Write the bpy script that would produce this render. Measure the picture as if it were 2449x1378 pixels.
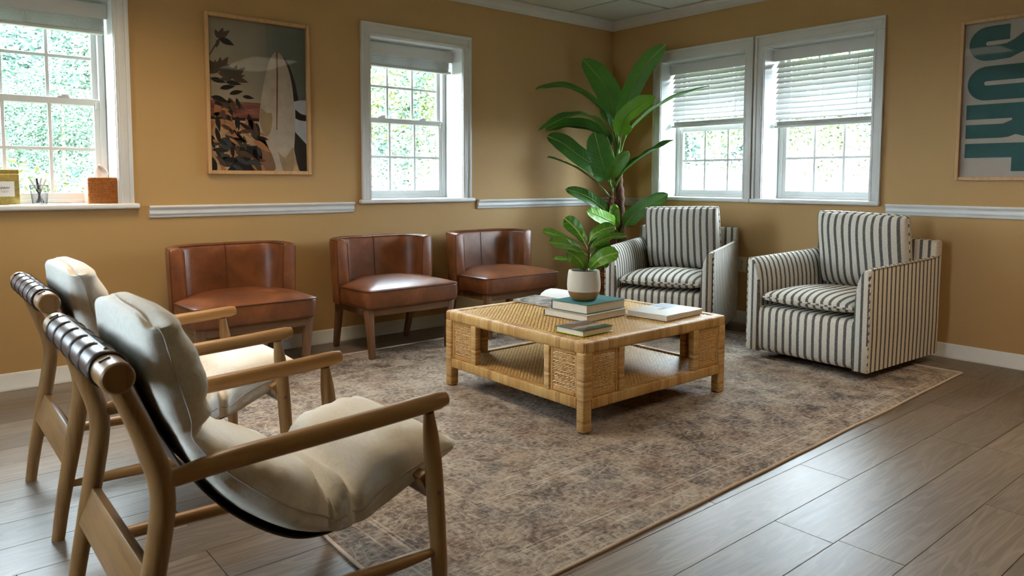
import bpy, bmesh, math, random
from math import sin, cos, pi, radians, sqrt, atan2, exp
from mathutils import Vector, Matrix, noise

for o in list(bpy.data.objects): bpy.data.objects.remove(o)
SC = bpy.context.scene
COL = SC.collection
random.seed(7)

# ------------------------------------------------------------------ camera
CAM = Vector((-4.89005, -4.47195, 1.07112))
FW = Vector((0.64061251, 0.76445139, -0.07231658)).normalized()
cd = bpy.data.cameras.new('camera'); cam = bpy.data.objects.new('camera', cd); COL.objects.link(cam)
_r0 = FW.cross(Vector((0, 0, 1))).normalized(); _u0 = _r0.cross(FW)
_ro = radians(0.13525)
RT = _r0*cos(_ro) + _u0*sin(_ro); UP = -_r0*sin(_ro) + _u0*cos(_ro)
M = Matrix.Identity(4)
for i in range(3):
    M[i][0] = RT[i]; M[i][1] = UP[i]; M[i][2] = -FW[i]; M[i][3] = CAM[i]
cam.matrix_world = M
cd.sensor_fit = 'HORIZONTAL'; cd.sensor_width = 36; cd.lens = 1765.14/2449*36
cd.shift_x = -1.3626/2449; cd.shift_y = -129.135/2449
cd.dof.use_dof = True; cd.dof.focus_distance = 4.3; cd.dof.aperture_fstop = 7.0
cd.clip_start = .05; cd.clip_end = 200
SC.camera = cam

# ------------------------------------------------------------------ light and exposure
SKY = 52.0
LAMP = 23.0                            # watts of each ceiling panel
w = bpy.data.worlds.new('overcast_sky'); SC.world = w; w.use_nodes = True
bg = w.node_tree.nodes['Background']; bg.inputs[0].default_value = (.76, .885, 1, 1); bg.inputs[1].default_value = SKY
SC.view_settings.view_transform = 'Standard'; SC.view_settings.look = 'None'
SC.view_settings.gamma = 1; SC.view_settings.use_curve_mapping = False
SC.view_settings.exposure = 0.0
try:
    SC.cycles.use_denoising = True; SC.cycles.max_bounces = 8; SC.cycles.diffuse_bounces = 5
    SC.cycles.glossy_bounces = 3; SC.cycles.transparent_max_bounces = 12; SC.cycles.sample_clamp_indirect = 6
    SC.cycles.caustics_reflective = False; SC.cycles.caustics_refractive = False
except Exception: pass

# ------------------------------------------------------------------ materials
class NT:
    def __init__(s, name):
        s.m = bpy.data.materials.new(name); s.m.use_nodes = True
        s.t = s.m.node_tree; s.b = s.t.nodes['Principled BSDF']
    def n(s, typ, ins=None, **kw):
        nd = s.t.nodes.new(typ)
        for k, v in kw.items(): setattr(nd, k, v)
        for k, v in (ins or {}).items(): s.set(nd, k, v)
        return nd
    def set(s, nd, k, v):
        if isinstance(v, bpy.types.NodeSocket): s.t.links.new(v, nd.inputs[k])
        elif isinstance(v, bpy.types.Node): s.t.links.new(v.outputs[0], nd.inputs[k])
        else: nd.inputs[k].default_value = v
    def coord(s, kind='Object', scale=(1, 1, 1), rot=(0, 0, 0), loc=(0, 0, 0)):
        tc = s.n('ShaderNodeTexCoord')
        return s.n('ShaderNodeMapping', {'Vector': tc.outputs[kind], 'Scale': scale, 'Rotation': rot, 'Location': loc})
    def noise(s, vec, scale, detail=4, rough=.55, dist=0):
        return s.n('ShaderNodeTexNoise', {'Vector': vec, 'Scale': scale, 'Detail': detail, 'Roughness': rough, 'Distortion': dist})
    def ramp(s, fac, stops, interp='LINEAR'):
        nd = s.n('ShaderNodeValToRGB', {'Fac': fac}); cr = nd.color_ramp; cr.interpolation = interp
        while len(cr.elements) < len(stops): cr.elements.new(.5)
        for e, (p, c) in zip(cr.elements, stops): e.position = p; e.color = (c[0], c[1], c[2], 1)
        return nd
    def mix(s, fac, a, b, mode='MIX'):
        nd = s.n('ShaderNodeMix', data_type='RGBA', blend_type=mode)
        for k, v in ((0, fac), (6, a), (7, b)):
            if isinstance(v, (tuple, list)): v = (v[0], v[1], v[2], 1)
            s.set(nd, k, v)
        return nd.outputs[2]
    def math(s, op, a, b=0, c=0):
        nd = s.n('ShaderNodeMath', operation=op); s.set(nd, 0, a); s.set(nd, 1, b); s.set(nd, 2, c)
        return nd.outputs[0]
    def bump(s, h, strength=.3, dist=.002):
        nd = s.n('ShaderNodeBump', {'Height': h, 'Strength': strength, 'Distance': dist}); s.set(s.b, 'Normal', nd)
    def out(s, color=None, rough=.5, spec=.5, **kw):
        if color is not None: s.set(s.b, 'Base Color', (color[0], color[1], color[2], 1) if isinstance(color, tuple) else color)
        s.set(s.b, 'Roughness', rough); s.set(s.b, 'Specular IOR Level', spec)
        for k, v in kw.items(): s.set(s.b, k.replace('_', ' '), v)
        return s.m

def plain(name, c, rough=.5, spec=.5, var=.06, sc=9, **kw):
    t = NT(name); v = t.coord(); nz = t.noise(v, sc, 3)
    lo = tuple(x*(1-var) for x in c); hi = tuple(min(1, x*(1+var)) for x in c)
    return t.out(t.ramp(nz, [(.3, lo), (.7, hi)]).outputs[0], rough, spec, **kw)

def m_wall():
    t = NT('tan_wall_paint'); v = t.coord(); n1 = t.noise(v, 1.2, 2); n2 = t.noise(v, 260, 2)
    c = t.ramp(n1, [(.3, (.445, .272, .106)), (.7, (.475, .293, .118))])
    t.bump(n2.outputs[0], .05, .001)
    return t.out(c.outputs[0], .62, .35)
def wood(name, c1, c2, axis='x', rough=.45, scale=1.0, spec=.4):
    t = NT(name); sc = {'x': (2, 26, 26), 'y': (26, 2, 26), 'z': (26, 26, 2)}[axis]
    v = t.coord(scale=tuple(a*scale for a in sc)); n1 = t.noise(v, 1.6, 5, .6, .6); v2 = t.coord(); n2 = t.noise(v2, 4, 2)
    c = t.ramp(n1, [(.28, c1), (.55, c2), (.75, tuple(x*.8+y*.2 for x, y in zip(c2, c1)))])
    cc = t.mix(.25, c.outputs[0], t.ramp(n2, [(.3, c1), (.7, c2)]).outputs[0])
    t.bump(n1.outputs[0], .08, .001)
    return t.out(cc, rough, spec)
def m_plank():
    t = NT('grey_brown_oak_laminate'); oi = t.n('ShaderNodeObjectInfo'); tc = t.n('ShaderNodeTexCoord')
    off = t.n('ShaderNodeVectorMath', {0: tc.outputs['Object']}, operation='ADD')
    comb = t.n('ShaderNodeCombineXYZ', {0: t.math('MULTIPLY', oi.outputs['Random'], 37.0), 1: t.math('MULTIPLY', oi.outputs['Random'], 11.0)})
    t.set(off, 1, comb.outputs[0])
    m1 = t.n('ShaderNodeMapping', {'Vector': off.outputs[0], 'Scale': (1.1, 9, 9)})
    wv = t.noise(m1, 1.0, 2, .4, 0)                                 # broad cathedral figure
    rings = t.math('SINE', t.math('MULTIPLY', wv.outputs[0], 95.0))
    m2 = t.n('ShaderNodeMapping', {'Vector': off.outputs[0], 'Scale': (3, 90, 90)})
    fine = t.noise(m2, 1.0, 4, .6)
    blot = t.noise(t.n('ShaderNodeMapping', {'Vector': off.outputs[0], 'Scale': (1.4, 5, 5)}), 1.0, 3)
    base = t.ramp(t.math('ADD', t.math('MULTIPLY', fine.outputs[0], .6), t.math('MULTIPLY', blot.outputs[0], .4)),
                  [(.34, (.105, .080, .060)), (.52, (.165, .128, .098)), (.68, (.215, .170, .133))])
    c = t.mix(t.math('MULTIPLY', t.math('GREATER_THAN', rings, .55), .24), base.outputs[0], (.30, .25, .20))
    tint = t.ramp(oi.outputs['Random'], [(0, (.82, .82, .82)), (1, (1.12, 1.1, 1.08))])
    c = t.mix(1.0, c, tint.outputs[0], 'MULTIPLY')
    t.bump(t.math('ADD', fine.outputs[0], t.math('MULTIPLY', rings, .12)), .09, .001)
    return t.out(c, t.math('ADD', t.math('MULTIPLY', fine.outputs[0], .12), .33), .5)
def m_leather():
    t = NT('cognac_leather'); v = t.coord(); n1 = t.noise(v, 5, 4, .6, .5); n2 = t.noise(v, 420, 2); n3 = t.noise(v, 16, 4, .6)
    c = t.ramp(n1, [(.30, (.055, .015, .005)), (.5, (.155, .046, .013)), (.70, (.26, .088, .026))])
    c2 = t.mix(.3, c.outputs[0], t.ramp(n3, [(.35, (.12, .036, .012)), (.7, (.27, .09, .028))]).outputs[0])
    h = t.math('ADD', t.math('MULTIPLY', n2.outputs[0], .25), n3.outputs[0]); t.bump(h, .12, .003)
    return t.out(c2, t.math('ADD', t.math('MULTIPLY', n3.outputs[0], .22), .29), .5)
def m_stripe():
    t = NT('striped_cotton_upholstery')
    su = t.n('ShaderNodeAttribute', attribute_name='su'); sv = t.n('ShaderNodeAttribute', attribute_name='sv')
    P = .0465
    fr = t.math('FRACT', t.math('ADD', t.math('DIVIDE', su.outputs['Fac'], P), 100.25))
    cmb = t.n('ShaderNodeCombineXYZ', {0: t.math('MULTIPLY', su.outputs['Fac'], 330), 1: t.math('MULTIPLY', sv.outputs['Fac'], 55)})
    slub = t.noise(cmb, 1.0, 3, .7)
    cm2 = t.n('ShaderNodeCombineXYZ', {0: t.math('MULTIPLY', su.outputs['Fac'], 60), 1: t.math('MULTIPLY', sv.outputs['Fac'], 260)})
    weft = t.noise(cm2, 1.0, 2, .6)
    d = t.math('ABSOLUTE', t.math('SUBTRACT', fr, .5))
    dark = t.math('LESS_THAN', t.math('ADD', d, t.math('MULTIPLY', t.math('SUBTRACT', slub.outputs[0], .5), .05)), .185)
    edge = t.math('MULTIPLY', t.math('GREATER_THAN', d, .105), t.math('LESS_THAN', d, .135))
    dk = t.ramp(t.math('ADD', t.math('MULTIPLY', slub.outputs[0], .5), t.math('MULTIPLY', weft.outputs[0], .5)),
                [(.33, (.055, .050, .048)), (.55, (.125, .115, .108)), (.72, (.32, .30, .27))])
    dk2 = t.mix(t.math('MULTIPLY', edge, .16), dk.outputs[0], (.45, .42, .37))
    lt = t.ramp(weft, [(.3, (.60, .55, .46)), (.7, (.76, .71, .62))])
    c = t.mix(dark, lt.outputs[0], dk2)
    t.bump(t.math('ADD', slub.outputs[0], weft.outputs[0]), .12, .001)
    return t.out(c, .85, .15)
def fabric(name, c, sc=600):
    t = NT(name); v = t.coord(); n1 = t.noise(v, sc, 2); n2 = t.noise(v, 7, 3); n3 = t.noise(v, 26, 4, .6, .8)
    wx = t.noise(t.coord(scale=(900, 60, 60)), 1.0, 2); wy = t.noise(t.coord(scale=(60, 900, 60)), 1.0, 2)
    cc = t.ramp(n2, [(.3, tuple(x*.95 for x in c)), (.7, c)])
    wv = t.math('MULTIPLY', t.math('ADD', wx.outputs[0], wy.outputs[0]), .5)
    c2 = t.mix(.22, cc.outputs[0], t.ramp(wv, [(.38, tuple(x*.55 for x in c)), (.58, c)]).outputs[0])
    h = t.math('ADD', t.math('MULTIPLY', n1.outputs[0], .12), t.math('ADD', t.math('MULTIPLY', n2.outputs[0], .8), t.math('MULTIPLY', n3.outputs[0], .9)))
    t.bump(h, .35, .008)
    return t.out(c2, .9, .1)
def m_rug():
    t = NT('distressed_oriental_rug'); tc = t.n('ShaderNodeTexCoord'); ob = tc.outputs['Object']
    sx = t.n('ShaderNodeSeparateXYZ', {0: ob})
    ax = t.math('ABSOLUTE', sx.outputs[0]); ay = t.math('ABSOLUTE', sx.outputs[1])
    ex = t.math('SUBTRACT', 1.785, ax); ey = t.math('SUBTRACT', 1.33, ay); e = t.math('MINIMUM', ex, ey)   # distance to the edge
    warp = t.noise(ob, 9, 3)
    wv = t.n('ShaderNodeVectorMath', {0: ob, 1: t.n('ShaderNodeVectorMath', {0: warp.outputs['Color'], 'Scale': .05}, operation='SCALE').outputs[0]}, operation='ADD')
    # worn floral motifs: cell edges at three sizes
    v1 = t.n('ShaderNodeTexVoronoi', {'Vector': wv.outputs[0], 'Scale': 6.5, 'Randomness': .8}, feature='DISTANCE_TO_EDGE')
    v2 = t.n('ShaderNodeTexVoronoi', {'Vector': wv.outputs[0], 'Scale': 19.0, 'Randomness': .9}, feature='F1')
    v3 = t.n('ShaderNodeTexVoronoi', {'Vector': wv.outputs[0], 'Scale': 34.0, 'Randomness': 1.0}, feature='DISTANCE_TO_EDGE')
    r1 = t.math('SINE', t.math('MULTIPLY', v1.outputs['Distance'], 30)); r2 = t.math('SINE', t.math('MULTIPLY', v2.outputs['Distance'], 14))
    mot = t.math('ADD', t.math('MULTIPLY', r1, .10), t.math('MULTIPLY', r2, .22))
    # repeating border medallions
    bx = t.math('SINE', t.math('MULTIPLY', sx.outputs[0], 22)); by = t.math('SINE', t.math('MULTIPLY', sx.outputs[1], 22))
    med = t.math('MULTIPLY', t.math('MULTIPLY', bx, by), .30)
    band = lambda a, b: t.math('MULTIPLY', t.math('GREATER_THAN', e, a), t.math('LESS_THAN', e, b))
    inb = band(.14, .46)
    pat = t.math('ADD', mot, t.math('MULTIPLY', med, inb))
    big = t.noise(ob, 1.5, 4, .6); mid = t.noise(ob, 9, 4, .65); fine = t.noise(ob, 70, 4, .7)
    st = t.noise(t.n('ShaderNodeMapping', {'Vector': ob, 'Scale': (30, 110, 1)}), 1.0, 4, .7)
    st2 = t.noise(t.n('ShaderNodeMapping', {'Vector': ob, 'Scale': (140, 36, 1)}), 1.0, 4, .7)
    val = t.math('MULTIPLY', pat, .22)
    for nz, k in ((big, .34), (mid, .50), (fine, .40), (st, .60), (st2, .40)): val = t.math('ADD', val, t.math('MULTIPLY', t.math('SUBTRACT', nz.outputs[0], .5), k))
    val = t.math('ADD', val, .50); val = t.math('SUBTRACT', val, t.math('MULTIPLY', inb, .03))
    c = t.ramp(val, [(.28, (.078, .066, .062)), (.41, (.185, .150, .128)), (.51, (.300, .248, .205)), (.62, (.395, .335, .278)), (.76, (.47, .405, .340))])
    hue = t.noise(ob, 5.5, 3)
    c1 = t.mix(t.math('MULTIPLY', t.ramp(hue, [(.48, (0, 0, 0)), (.66, (1, 1, 1))]).outputs[0], .30), c.outputs[0], (.20, .105, .065))
    c1 = t.mix(t.math('MULTIPLY', t.ramp(hue, [(.34, (1, 1, 1)), (.46, (0, 0, 0))]).outputs[0], .30), c1, (.085, .088, .105))
    lines = None
    for p in (.085, .135, .150, .455, .470, .56):
        l = t.math('LESS_THAN', t.math('ABSOLUTE', t.math('SUBTRACT', e, p)), .0035); lines = l if lines is None else t.math('MAXIMUM', lines, l)
    lines = t.math('MULTIPLY', lines, t.ramp(mid, [(.36, (.05, .05, .05)), (.60, (.60, .60, .60))]).outputs[0])
    c2 = t.mix(lines, c1, (.56, .48, .40))
    edge = t.math('LESS_THAN', v3.outputs['Distance'], .045)
    c3 = t.mix(t.math('MULTIPLY', t.math('MULTIPLY', edge, t.ramp(mid, [(.40, (0, 0, 0)), (.6, (1, 1, 1))]).outputs[0]), .38), c2, (.50, .42, .34))
    ve = t.math('LESS_THAN', t.math('ABSOLUTE', t.math('SUBTRACT', v1.outputs['Distance'], .085)), .010)
    c3 = t.mix(t.math('MULTIPLY', t.math('MULTIPLY', ve, t.ramp(mid, [(.36, (0, 0, 0)), (.52, (1, 1, 1))]).outputs[0]), .50), c3, (.52, .44, .36))
    t.bump(t.noise(ob, 500, 2).outputs[0], .25, .003)
    return t.out(c3, .95, .05)
def m_rattan(axis, pitch, wide=.03):
    """wrapped cane: fine rings across `axis`, colour changing strip by strip"""
    t = NT('wrapped_rattan_' + axis); tc = t.n('ShaderNodeTexCoord'); s = t.n('ShaderNodeSeparateXYZ', {0: tc.outputs['Object']})
    a = s.outputs['xyz'.index(axis)]
    ph = t.math('FRACT', t.math('DIVIDE', a, pitch)); h = t.math('SINE', t.math('MULTIPLY', ph, pi))
    wn = t.n('ShaderNodeTexWhiteNoise', noise_dimensions='1D'); t.set(wn, 'W', t.math('FLOOR', t.math('DIVIDE', a, wide)))
    wn2 = t.n('ShaderNodeTexWhiteNoise', noise_dimensions='1D'); t.set(wn2, 'W', t.math('FLOOR', t.math('DIVIDE', a, pitch)))
    nz = t.noise(tc.outputs['Object'], 60, 3)
    f = t.math('ADD', t.math('ADD', t.math('MULTIPLY', wn.outputs[0], .5), t.math('MULTIPLY', wn2.outputs[0], .25)), t.math('MULTIPLY', nz.outputs[0], .3))
    c = t.ramp(f, [(.1, (.38, .185, .055)), (.4, (.58, .345, .115)), (.7, (.69, .45, .17)), (.95, (.78, .57, .27))])
    cc = t.mix(t.math('MULTIPLY', t.math('LESS_THAN', h, .42), .55), c.outputs[0], (.17, .072, .02))
    t.bump(h, .5, pitch*.5)
    return t.out(cc, .42, .4)
def m_glass(name, tint=(1, 1, 1), gl=.06):
    t = NT(name); nt = t.t; nt.nodes.remove(t.b)
    tr = t.n('ShaderNodeBsdfTransparent', {'Color': tint+(1,)}); g = t.n('ShaderNodeBsdfGlossy', {'Roughness': .02})
    lw = t.n('ShaderNodeLayerWeight', {'Blend': .5}); mx = t.n('ShaderNodeMixShader')
    t.set(mx, 0, t.math('ADD', t.math('MULTIPLY', t.math('POWER', lw.outputs['Facing'], 5.0), .5), gl*.5)); t.set(mx, 1, tr.outputs[0]); t.set(mx, 2, g.outputs[0])
    nt.links.new(mx.outputs[0], nt.nodes['Material Output'].inputs[0])
    return t.m
def m_emit(name, c, s):
    t = NT(name); return t.out((.8, .8, .8), .5, .2, Emission_Color=(c[0], c[1], c[2], 1), Emission_Strength=s)
def m_leaf(name, c1, c2, rough=.42, sheen=.35, trans=.12):
    t = NT(name); v = t.coord(); n1 = t.noise(v, 6, 3); oi = t.n('ShaderNodeObjectInfo')
    sv = t.n('ShaderNodeAttribute', attribute_name='sv'); su = t.n('ShaderNodeAttribute', attribute_name='su')
    vein = t.math('SINE', t.math('MULTIPLY', t.math('SUBTRACT', sv.outputs['Fac'], t.math('MULTIPLY', t.math('ABSOLUTE', su.outputs['Fac']), .8)), 190))
    f = t.math('ADD', t.math('MULTIPLY', n1.outputs[0], .55), t.math('MULTIPLY', oi.outputs['Random'], .45))
    c = t.ramp(f, [(.2, c1), (.8, c2)])
    rib = t.math('LESS_THAN', t.math('ABSOLUTE', su.outputs['Fac']), .0035)
    cc = t.mix(t.math('MULTIPLY', rib, .8), c.outputs[0], (.42, .52, .14))
    t.bump(vein, .18, .002)
    return t.out(cc, rough, sheen)

MAT = {
 'wall': m_wall(),
 'white': plain('white_gloss_trim', (.74, .74, .72), .35, .5, .02),
 'vinyl': plain('white_vinyl', (.80, .80, .79), .35, .5, .02),
 'slat': plain('white_blind_slat', (.72, .71, .69), .45, .4, .02),
 'tile': plain('ceiling_tile', (.66, .67, .60), .9, .1, .04, 60),
 'grid': plain('ceiling_grid', (.42, .43, .40), .6, .3, .02),
 'dark': plain('black_plastic', (.012, .012, .012), .5, .4),
 'sub': plain('dark_subfloor', (.02, .017, .014), .8, .1),
 'plank': m_plank(),
 'leather': m_leather(),
 'piping': plain('dark_leather_piping', (.085, .025, .010), .38, .4, .1),
 'cwood': wood('walnut_brown_wood', (.105, .046, .020), (.20, .098, .045), 'z', .5),
 'cwoodx': wood('walnut_brown_wood_rail', (.105, .046, .020), (.20, .098, .045), 'x', .5),
 'stripe': m_stripe(),
 'linen': fabric('cream_linen', (.86, .835, .77)),
 'seam': plain('cream_seam', (.50, .47, .41), .9, .1),
 'oakx': wood('honey_oak_x', (.215, .103, .034), (.39, .212, .075), 'x', .38),
 'oaky': wood('honey_oak_y', (.165, .079, .027), (.30, .160, .056), 'y', .38),
 'oakz': wood('honey_oak_z', (.165, .079, .027), (.30, .160, .056), 'z', .38),
 'sling': plain('black_brown_saddle_leather', (.022, .015, .012), .4, .5, .2),
 'band': plain('brown_leather_wrap', (.075, .043, .033), .38, .5, .15),
 'ratx': m_rattan('x', .0065), 'raty': m_rattan('y', .0065), 'ratz': m_rattan('z', .0058, .011),
 'cane': plain('woven_cane', (.66, .42, .165), .4, .45, .3, 70),
 'cane2': plain('woven_cane_dark', (.46, .25, .08), .45, .4, .3, 70),
 'rug': m_rug(), 'bind': plain('rug_binding', (.56, .46, .37), .9, .1, .1, 60),
 'pane': m_glass('window_glass', (.97, .99, .98), .05), 'pglass': m_glass('picture_glass', (1, 1, 1), .05),
 'frame': wood('light_oak_frame', (.42, .235, .10), (.56, .34, .155), 'z', .45),
 'soil': plain('dark_soil', (.02, .014, .01), .9, .1, .3, 60),
 'banana': m_leaf('banana_leaf', (.022, .085, .010), (.072, .215, .022)),
 'bananal': m_leaf('young_banana_leaf', (.12, .31, .018), (.20, .43, .03)),
 'fiddle': m_leaf('fiddle_leaf', (.045, .16, .012), (.12, .30, .028), .35),
 'vein': plain('pale_leaf_vein', (.33, .42, .10), .5, .3),
 'stalk': plain('green_stalk', (.13, .21, .035), .5, .4, .2),
 'bark': plain('brown_bark', (.085, .042, .026), .85, .2, .5, 40),
 'sheath': plain('red_brown_sheath', (.12, .045, .025), .7, .2, .4, 30),
 'teal': plain('teal_book_cloth', (.045, .165, .165), .7, .2, .05, 40),
 'pages': plain('book_pages', (.70, .65, .55), .9, .1, .03, 40),
 'beige': plain('beige_book_cloth', (.46, .40, .31), .8, .2, .06, 60),
 'maroon': plain('maroon_spine', (.06, .018, .012), .7, .2),
 'whitec': plain('white_glossy_cover', (.76, .75, .72), .3, .5, .02),
 'greyprint': plain('grey_print', (.42, .42, .42), .4, .4, .2, 40),
 'bluep': plain('blue_grey_print', (.42, .50, .60), .3, .4, .1, 12),
 'orangep': plain('faded_orange_print', (.66, .56, .44), .3, .4, .1, 40),
 'lime': plain('lime_cover_edge', (.40, .50, .02), .4, .4),
 'potw': plain('warm_white_stoneware', (.60, .56, .48), .6, .3, .04),
 'potg': plain('copper_glaze', (.46, .225, .085), .28, .5, .15, 5, Metallic=.45),
 'gold': plain('gold_foil', (.46, .35, .10), .38, .5, .2, 60, Metallic=.55),
 'paper': plain('white_paper', (.82, .81, .78), .8, .1, .02),
 'ink': plain('dark_ink', (.05, .05, .055), .7, .1),
 'wicker': plain('orange_brown_wicker', (.36, .125, .028), .5, .35, .3, 120),
 'tissue': plain('white_tissue', (.86, .87, .88), .9, .1, .02),
 'wire': plain('black_wire', (.014, .014, .016), .4, .5),
 'ivory': plain('ivory_plastic', (.66, .60, .45), .4, .4, .02),
 'posterp': plain('cream_poster_paper', (.44, .385, .33), .8, .1, .02),
 'postert': plain('muted_teal_ink', (.040, .115, .112), .7, .1, .03),
 'asphalt': plain('asphalt', (.028, .028, .030), .9, .1, .2, 30),
 'car': plain('white_car_paint', (.32, .33, .34), .2, .6, .01),
 'carglass': plain('dark_car_glass', (.06, .075, .08), .08, .6, .02),
 'tyre': plain('black_rubber', (.02, .02, .02), .8, .2),
 'hub': plain('silver_wheel', (.45, .45, .46), .35, .5, .05, 9, Metallic=.6),
 'red': plain('red_tail_lamp', (.45, .03, .02), .3, .5),
 'fol1': plain('tree_foliage', (.075, .125, .085), .7, .3, .45, 2.5),
 'fol2': plain('light_tree_foliage', (.14, .18, .072), .7, .3, .45, 2.5),
 'fol3': plain('blue_green_foliage', (.064, .112, .088), .7, .3, .45, 2.5),
 'trunk': plain('grey_bark', (.15, .125, .10), .9, .1, .4, 20),
 'grass': plain('lawn', (.05, .065, .035), .9, .1, .4, 12),
 'lampd': m_emit('lamp_diffuser', (1, .86, .68), 1.0),
}

# ------------------------------------------------------------------ geometry helpers
class MB:
    def __init__(s): s.v = []; s.f = []; s.mi = []; s.su = []; s.sv = []
    def add(s, vs, fs, mi=0, su=None, sv=None):
        b = len(s.v); s.v += [tuple(p) for p in vs]; s.f += [tuple(i+b for i in f) for f in fs]; s.mi += [mi]*len(fs)
        s.su += list(su) if su else [0]*len(vs); s.sv += list(sv) if sv else [0]*len(vs)
        return s
    def box(s, c, d, R=None, mi=0, taper=None):
        hx, hy, hz = d[0]/2, d[1]/2, d[2]/2; vs = []
        for z in (-1, 1):
            k = (taper if taper and z < 0 else 1)
            for x, y in ((-1, -1), (1, -1), (1, 1), (-1, 1)): vs.append(Vector((x*hx*k, y*hy*k, z*hz)))
        if R is not None: vs = [R @ p for p in vs]
        vs = [p+Vector(c) for p in vs]
        return s.add(vs, [(3, 2, 1, 0), (4, 5, 6, 7), (0, 1, 5, 4), (1, 2, 6, 5), (2, 3, 7, 6), (3, 0, 4, 7)], mi)
    def bar(s, a, b, w, h=None, w2=None, h2=None, up=(0, 0, 1), mi=0):
        """square-section bar from a to b, optionally tapered"""
        h = h or w; w2 = w2 or w; h2 = h2 or h
        a = Vector(a); b = Vector(b); d = (b-a).normalized(); u = Vector(up)
        if abs(d.dot(u)) > .95: u = Vector((0, 1, 0))
        r = d.cross(u).normalized(); u = r.cross(d); vs = []
        for p, ww, hh in ((a, w, h), (b, w2, h2)):
            for x, y in ((-1, -1), (1, -1), (1, 1), (-1, 1)): vs.append(p+r*x*ww/2+u*y*hh/2)
        return s.add(vs, [(3, 2, 1, 0), (4, 5, 6, 7), (0, 1, 5, 4), (1, 2, 6, 5), (2, 3, 7, 6), (3, 0, 4, 7)], mi)
    def loft(s, rings, closed=True, cap0=True, cap1=True, mi=0, su=None, sv=None, loop=False):
        n = len(rings[0]); vs = [p for r in rings for p in r]; fs = []
        R = len(rings)
        for i in range(R if loop else R-1):
            j = (i+1) % R
            for k in range(n if closed else n-1):
                l = (k+1) % n
                fs.append((i*n+k, i*n+l, j*n+l, j*n+k))
        if not loop:
            if cap0 and closed: fs.append(tuple(reversed(range(n))))
            if cap1 and closed: fs.append(tuple((R-1)*n+k for k in range(n)))
        return s.add(vs, fs, mi, su, sv)
    def tube(s, path, r, n=10, caps=True, mi=0, closed=False, flat=1.0, up=(0, 0, 1)):
        P = [Vector(p) for p in path]; N = len(P); rr = r if isinstance(r, (list, tuple)) else [r]*N
        T = []
        for i in range(N):
            a = P[(i-1) % N] if (closed or i > 0) else P[i]; b = P[(i+1) % N] if (closed or i < N-1) else P[i]
            T.append((b-a).normalized())
        u = Vector(up)
        if abs(T[0].dot(u)) > .9: u = Vector((1, 0, 0)) if abs(T[0].x) < .9 else Vector((0, 1, 0))
        x = (u - T[0]*u.dot(T[0])).normalized(); rings = []
        for i in range(N):
            x = (x - T[i]*x.dot(T[i])).normalized(); y = T[i].cross(x)
            rings.append([P[i]+x*rr[i]*cos(2*pi*k/n)+y*rr[i]*flat*sin(2*pi*k/n) for k in range(n)])
        return s.loft(rings, True, caps and not closed, caps and not closed, mi, loop=closed)
    def lathe(s, prof, n=32, c=(0, 0, 0), mi=0, cap=True):
        rings = [[(c[0]+r*cos(2*pi*k/n), c[1]+r*sin(2*pi*k/n), c[2]+z) for k in range(n)] for r, z in prof]
        return s.loft(rings, True, cap, cap, mi)
    def prism(s, poly, a, b, fn, mi=0):
        """poly in 2-D, extruded from a to b; fn(u, v, t) -> 3-D"""
        n = len(poly); vs = [fn(u, v, a) for u, v in poly]+[fn(u, v, b) for u, v in poly]
        fs = [tuple(range(n)), tuple(reversed(range(n, 2*n)))]+[(k, k+n, (k+1) % n+n, (k+1) % n) for k in range(n)]
        return s.add(vs, fs, mi)

def setp(o, label=None, cat=None, group=None, kind=None):
    for k, v in (('label', label), ('category', cat), ('group', group), ('kind', kind)):
        if v: o[k] = v
    return o
def link(name, data, parent=None, loc=None, rotz=None):
    o = bpy.data.objects.new(name, data); COL.objects.link(o)
    if parent is not None: o.parent = parent
    if loc is not None: o.location = loc
    if rotz is not None: o.rotation_euler = (0, 0, rotz)
    return o
def empty(name, loc=(0, 0, 0), rotz=0):
    o = link(name, None, None, loc, rotz); o.empty_display_size = .05; return o
def make(name, mb, mat, parent=None, loc=None, smooth=True, ang=38, bevel=0, seg=2, sub=0, label=None):
    me = bpy.data.meshes.new(name); me.from_pydata(mb.v, [], mb.f)
    mats = mat if isinstance(mat, (list, tuple)) else [mat]
    for m in mats: me.materials.append(MAT[m] if isinstance(m, str) else m)
    if len(mats) > 1: me.polygons.foreach_set('material_index', mb.mi)
    if any(mb.su) or any(mb.sv):
        for nm, dat in (('su', mb.su), ('sv', mb.sv)):
            at = me.attributes.new(nm, 'FLOAT', 'POINT'); at.data.foreach_set('value', dat)
    bm = bmesh.new(); bm.from_mesh(me); bmesh.ops.recalc_face_normals(bm, faces=bm.faces)
    if bevel:
        es = [e for e in bm.edges if len(e.link_faces) == 2 and e.calc_face_angle(0) > radians(30)]
        bmesh.ops.bevel(bm, geom=es, offset=bevel, segments=seg, profile=.5, affect='EDGES', clamp_overlap=True)
    bm.to_mesh(me); bm.free()
    if smooth:
        me.polygons.foreach_set('use_smooth', [True]*len(me.polygons)); me.set_sharp_from_angle(angle=radians(ang))
    o = link(name, me, parent, loc)
    if sub:
        md = o.modifiers.new('sub', 'SUBSURF'); md.levels = sub; md.render_levels = sub
    if label: o['label'] = label
    return o
def struct(name, mb, mat, parent=None, **kw):
    o = make(name, mb, mat, parent, **kw)
    if parent is None: o['kind'] = 'structure'
    return o
def copy_tree(o, parent=None):
    c = o.copy(); COL.objects.link(c); c.parent = parent
    for ch in list(o.children): copy_tree(ch, c)
    return c
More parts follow.
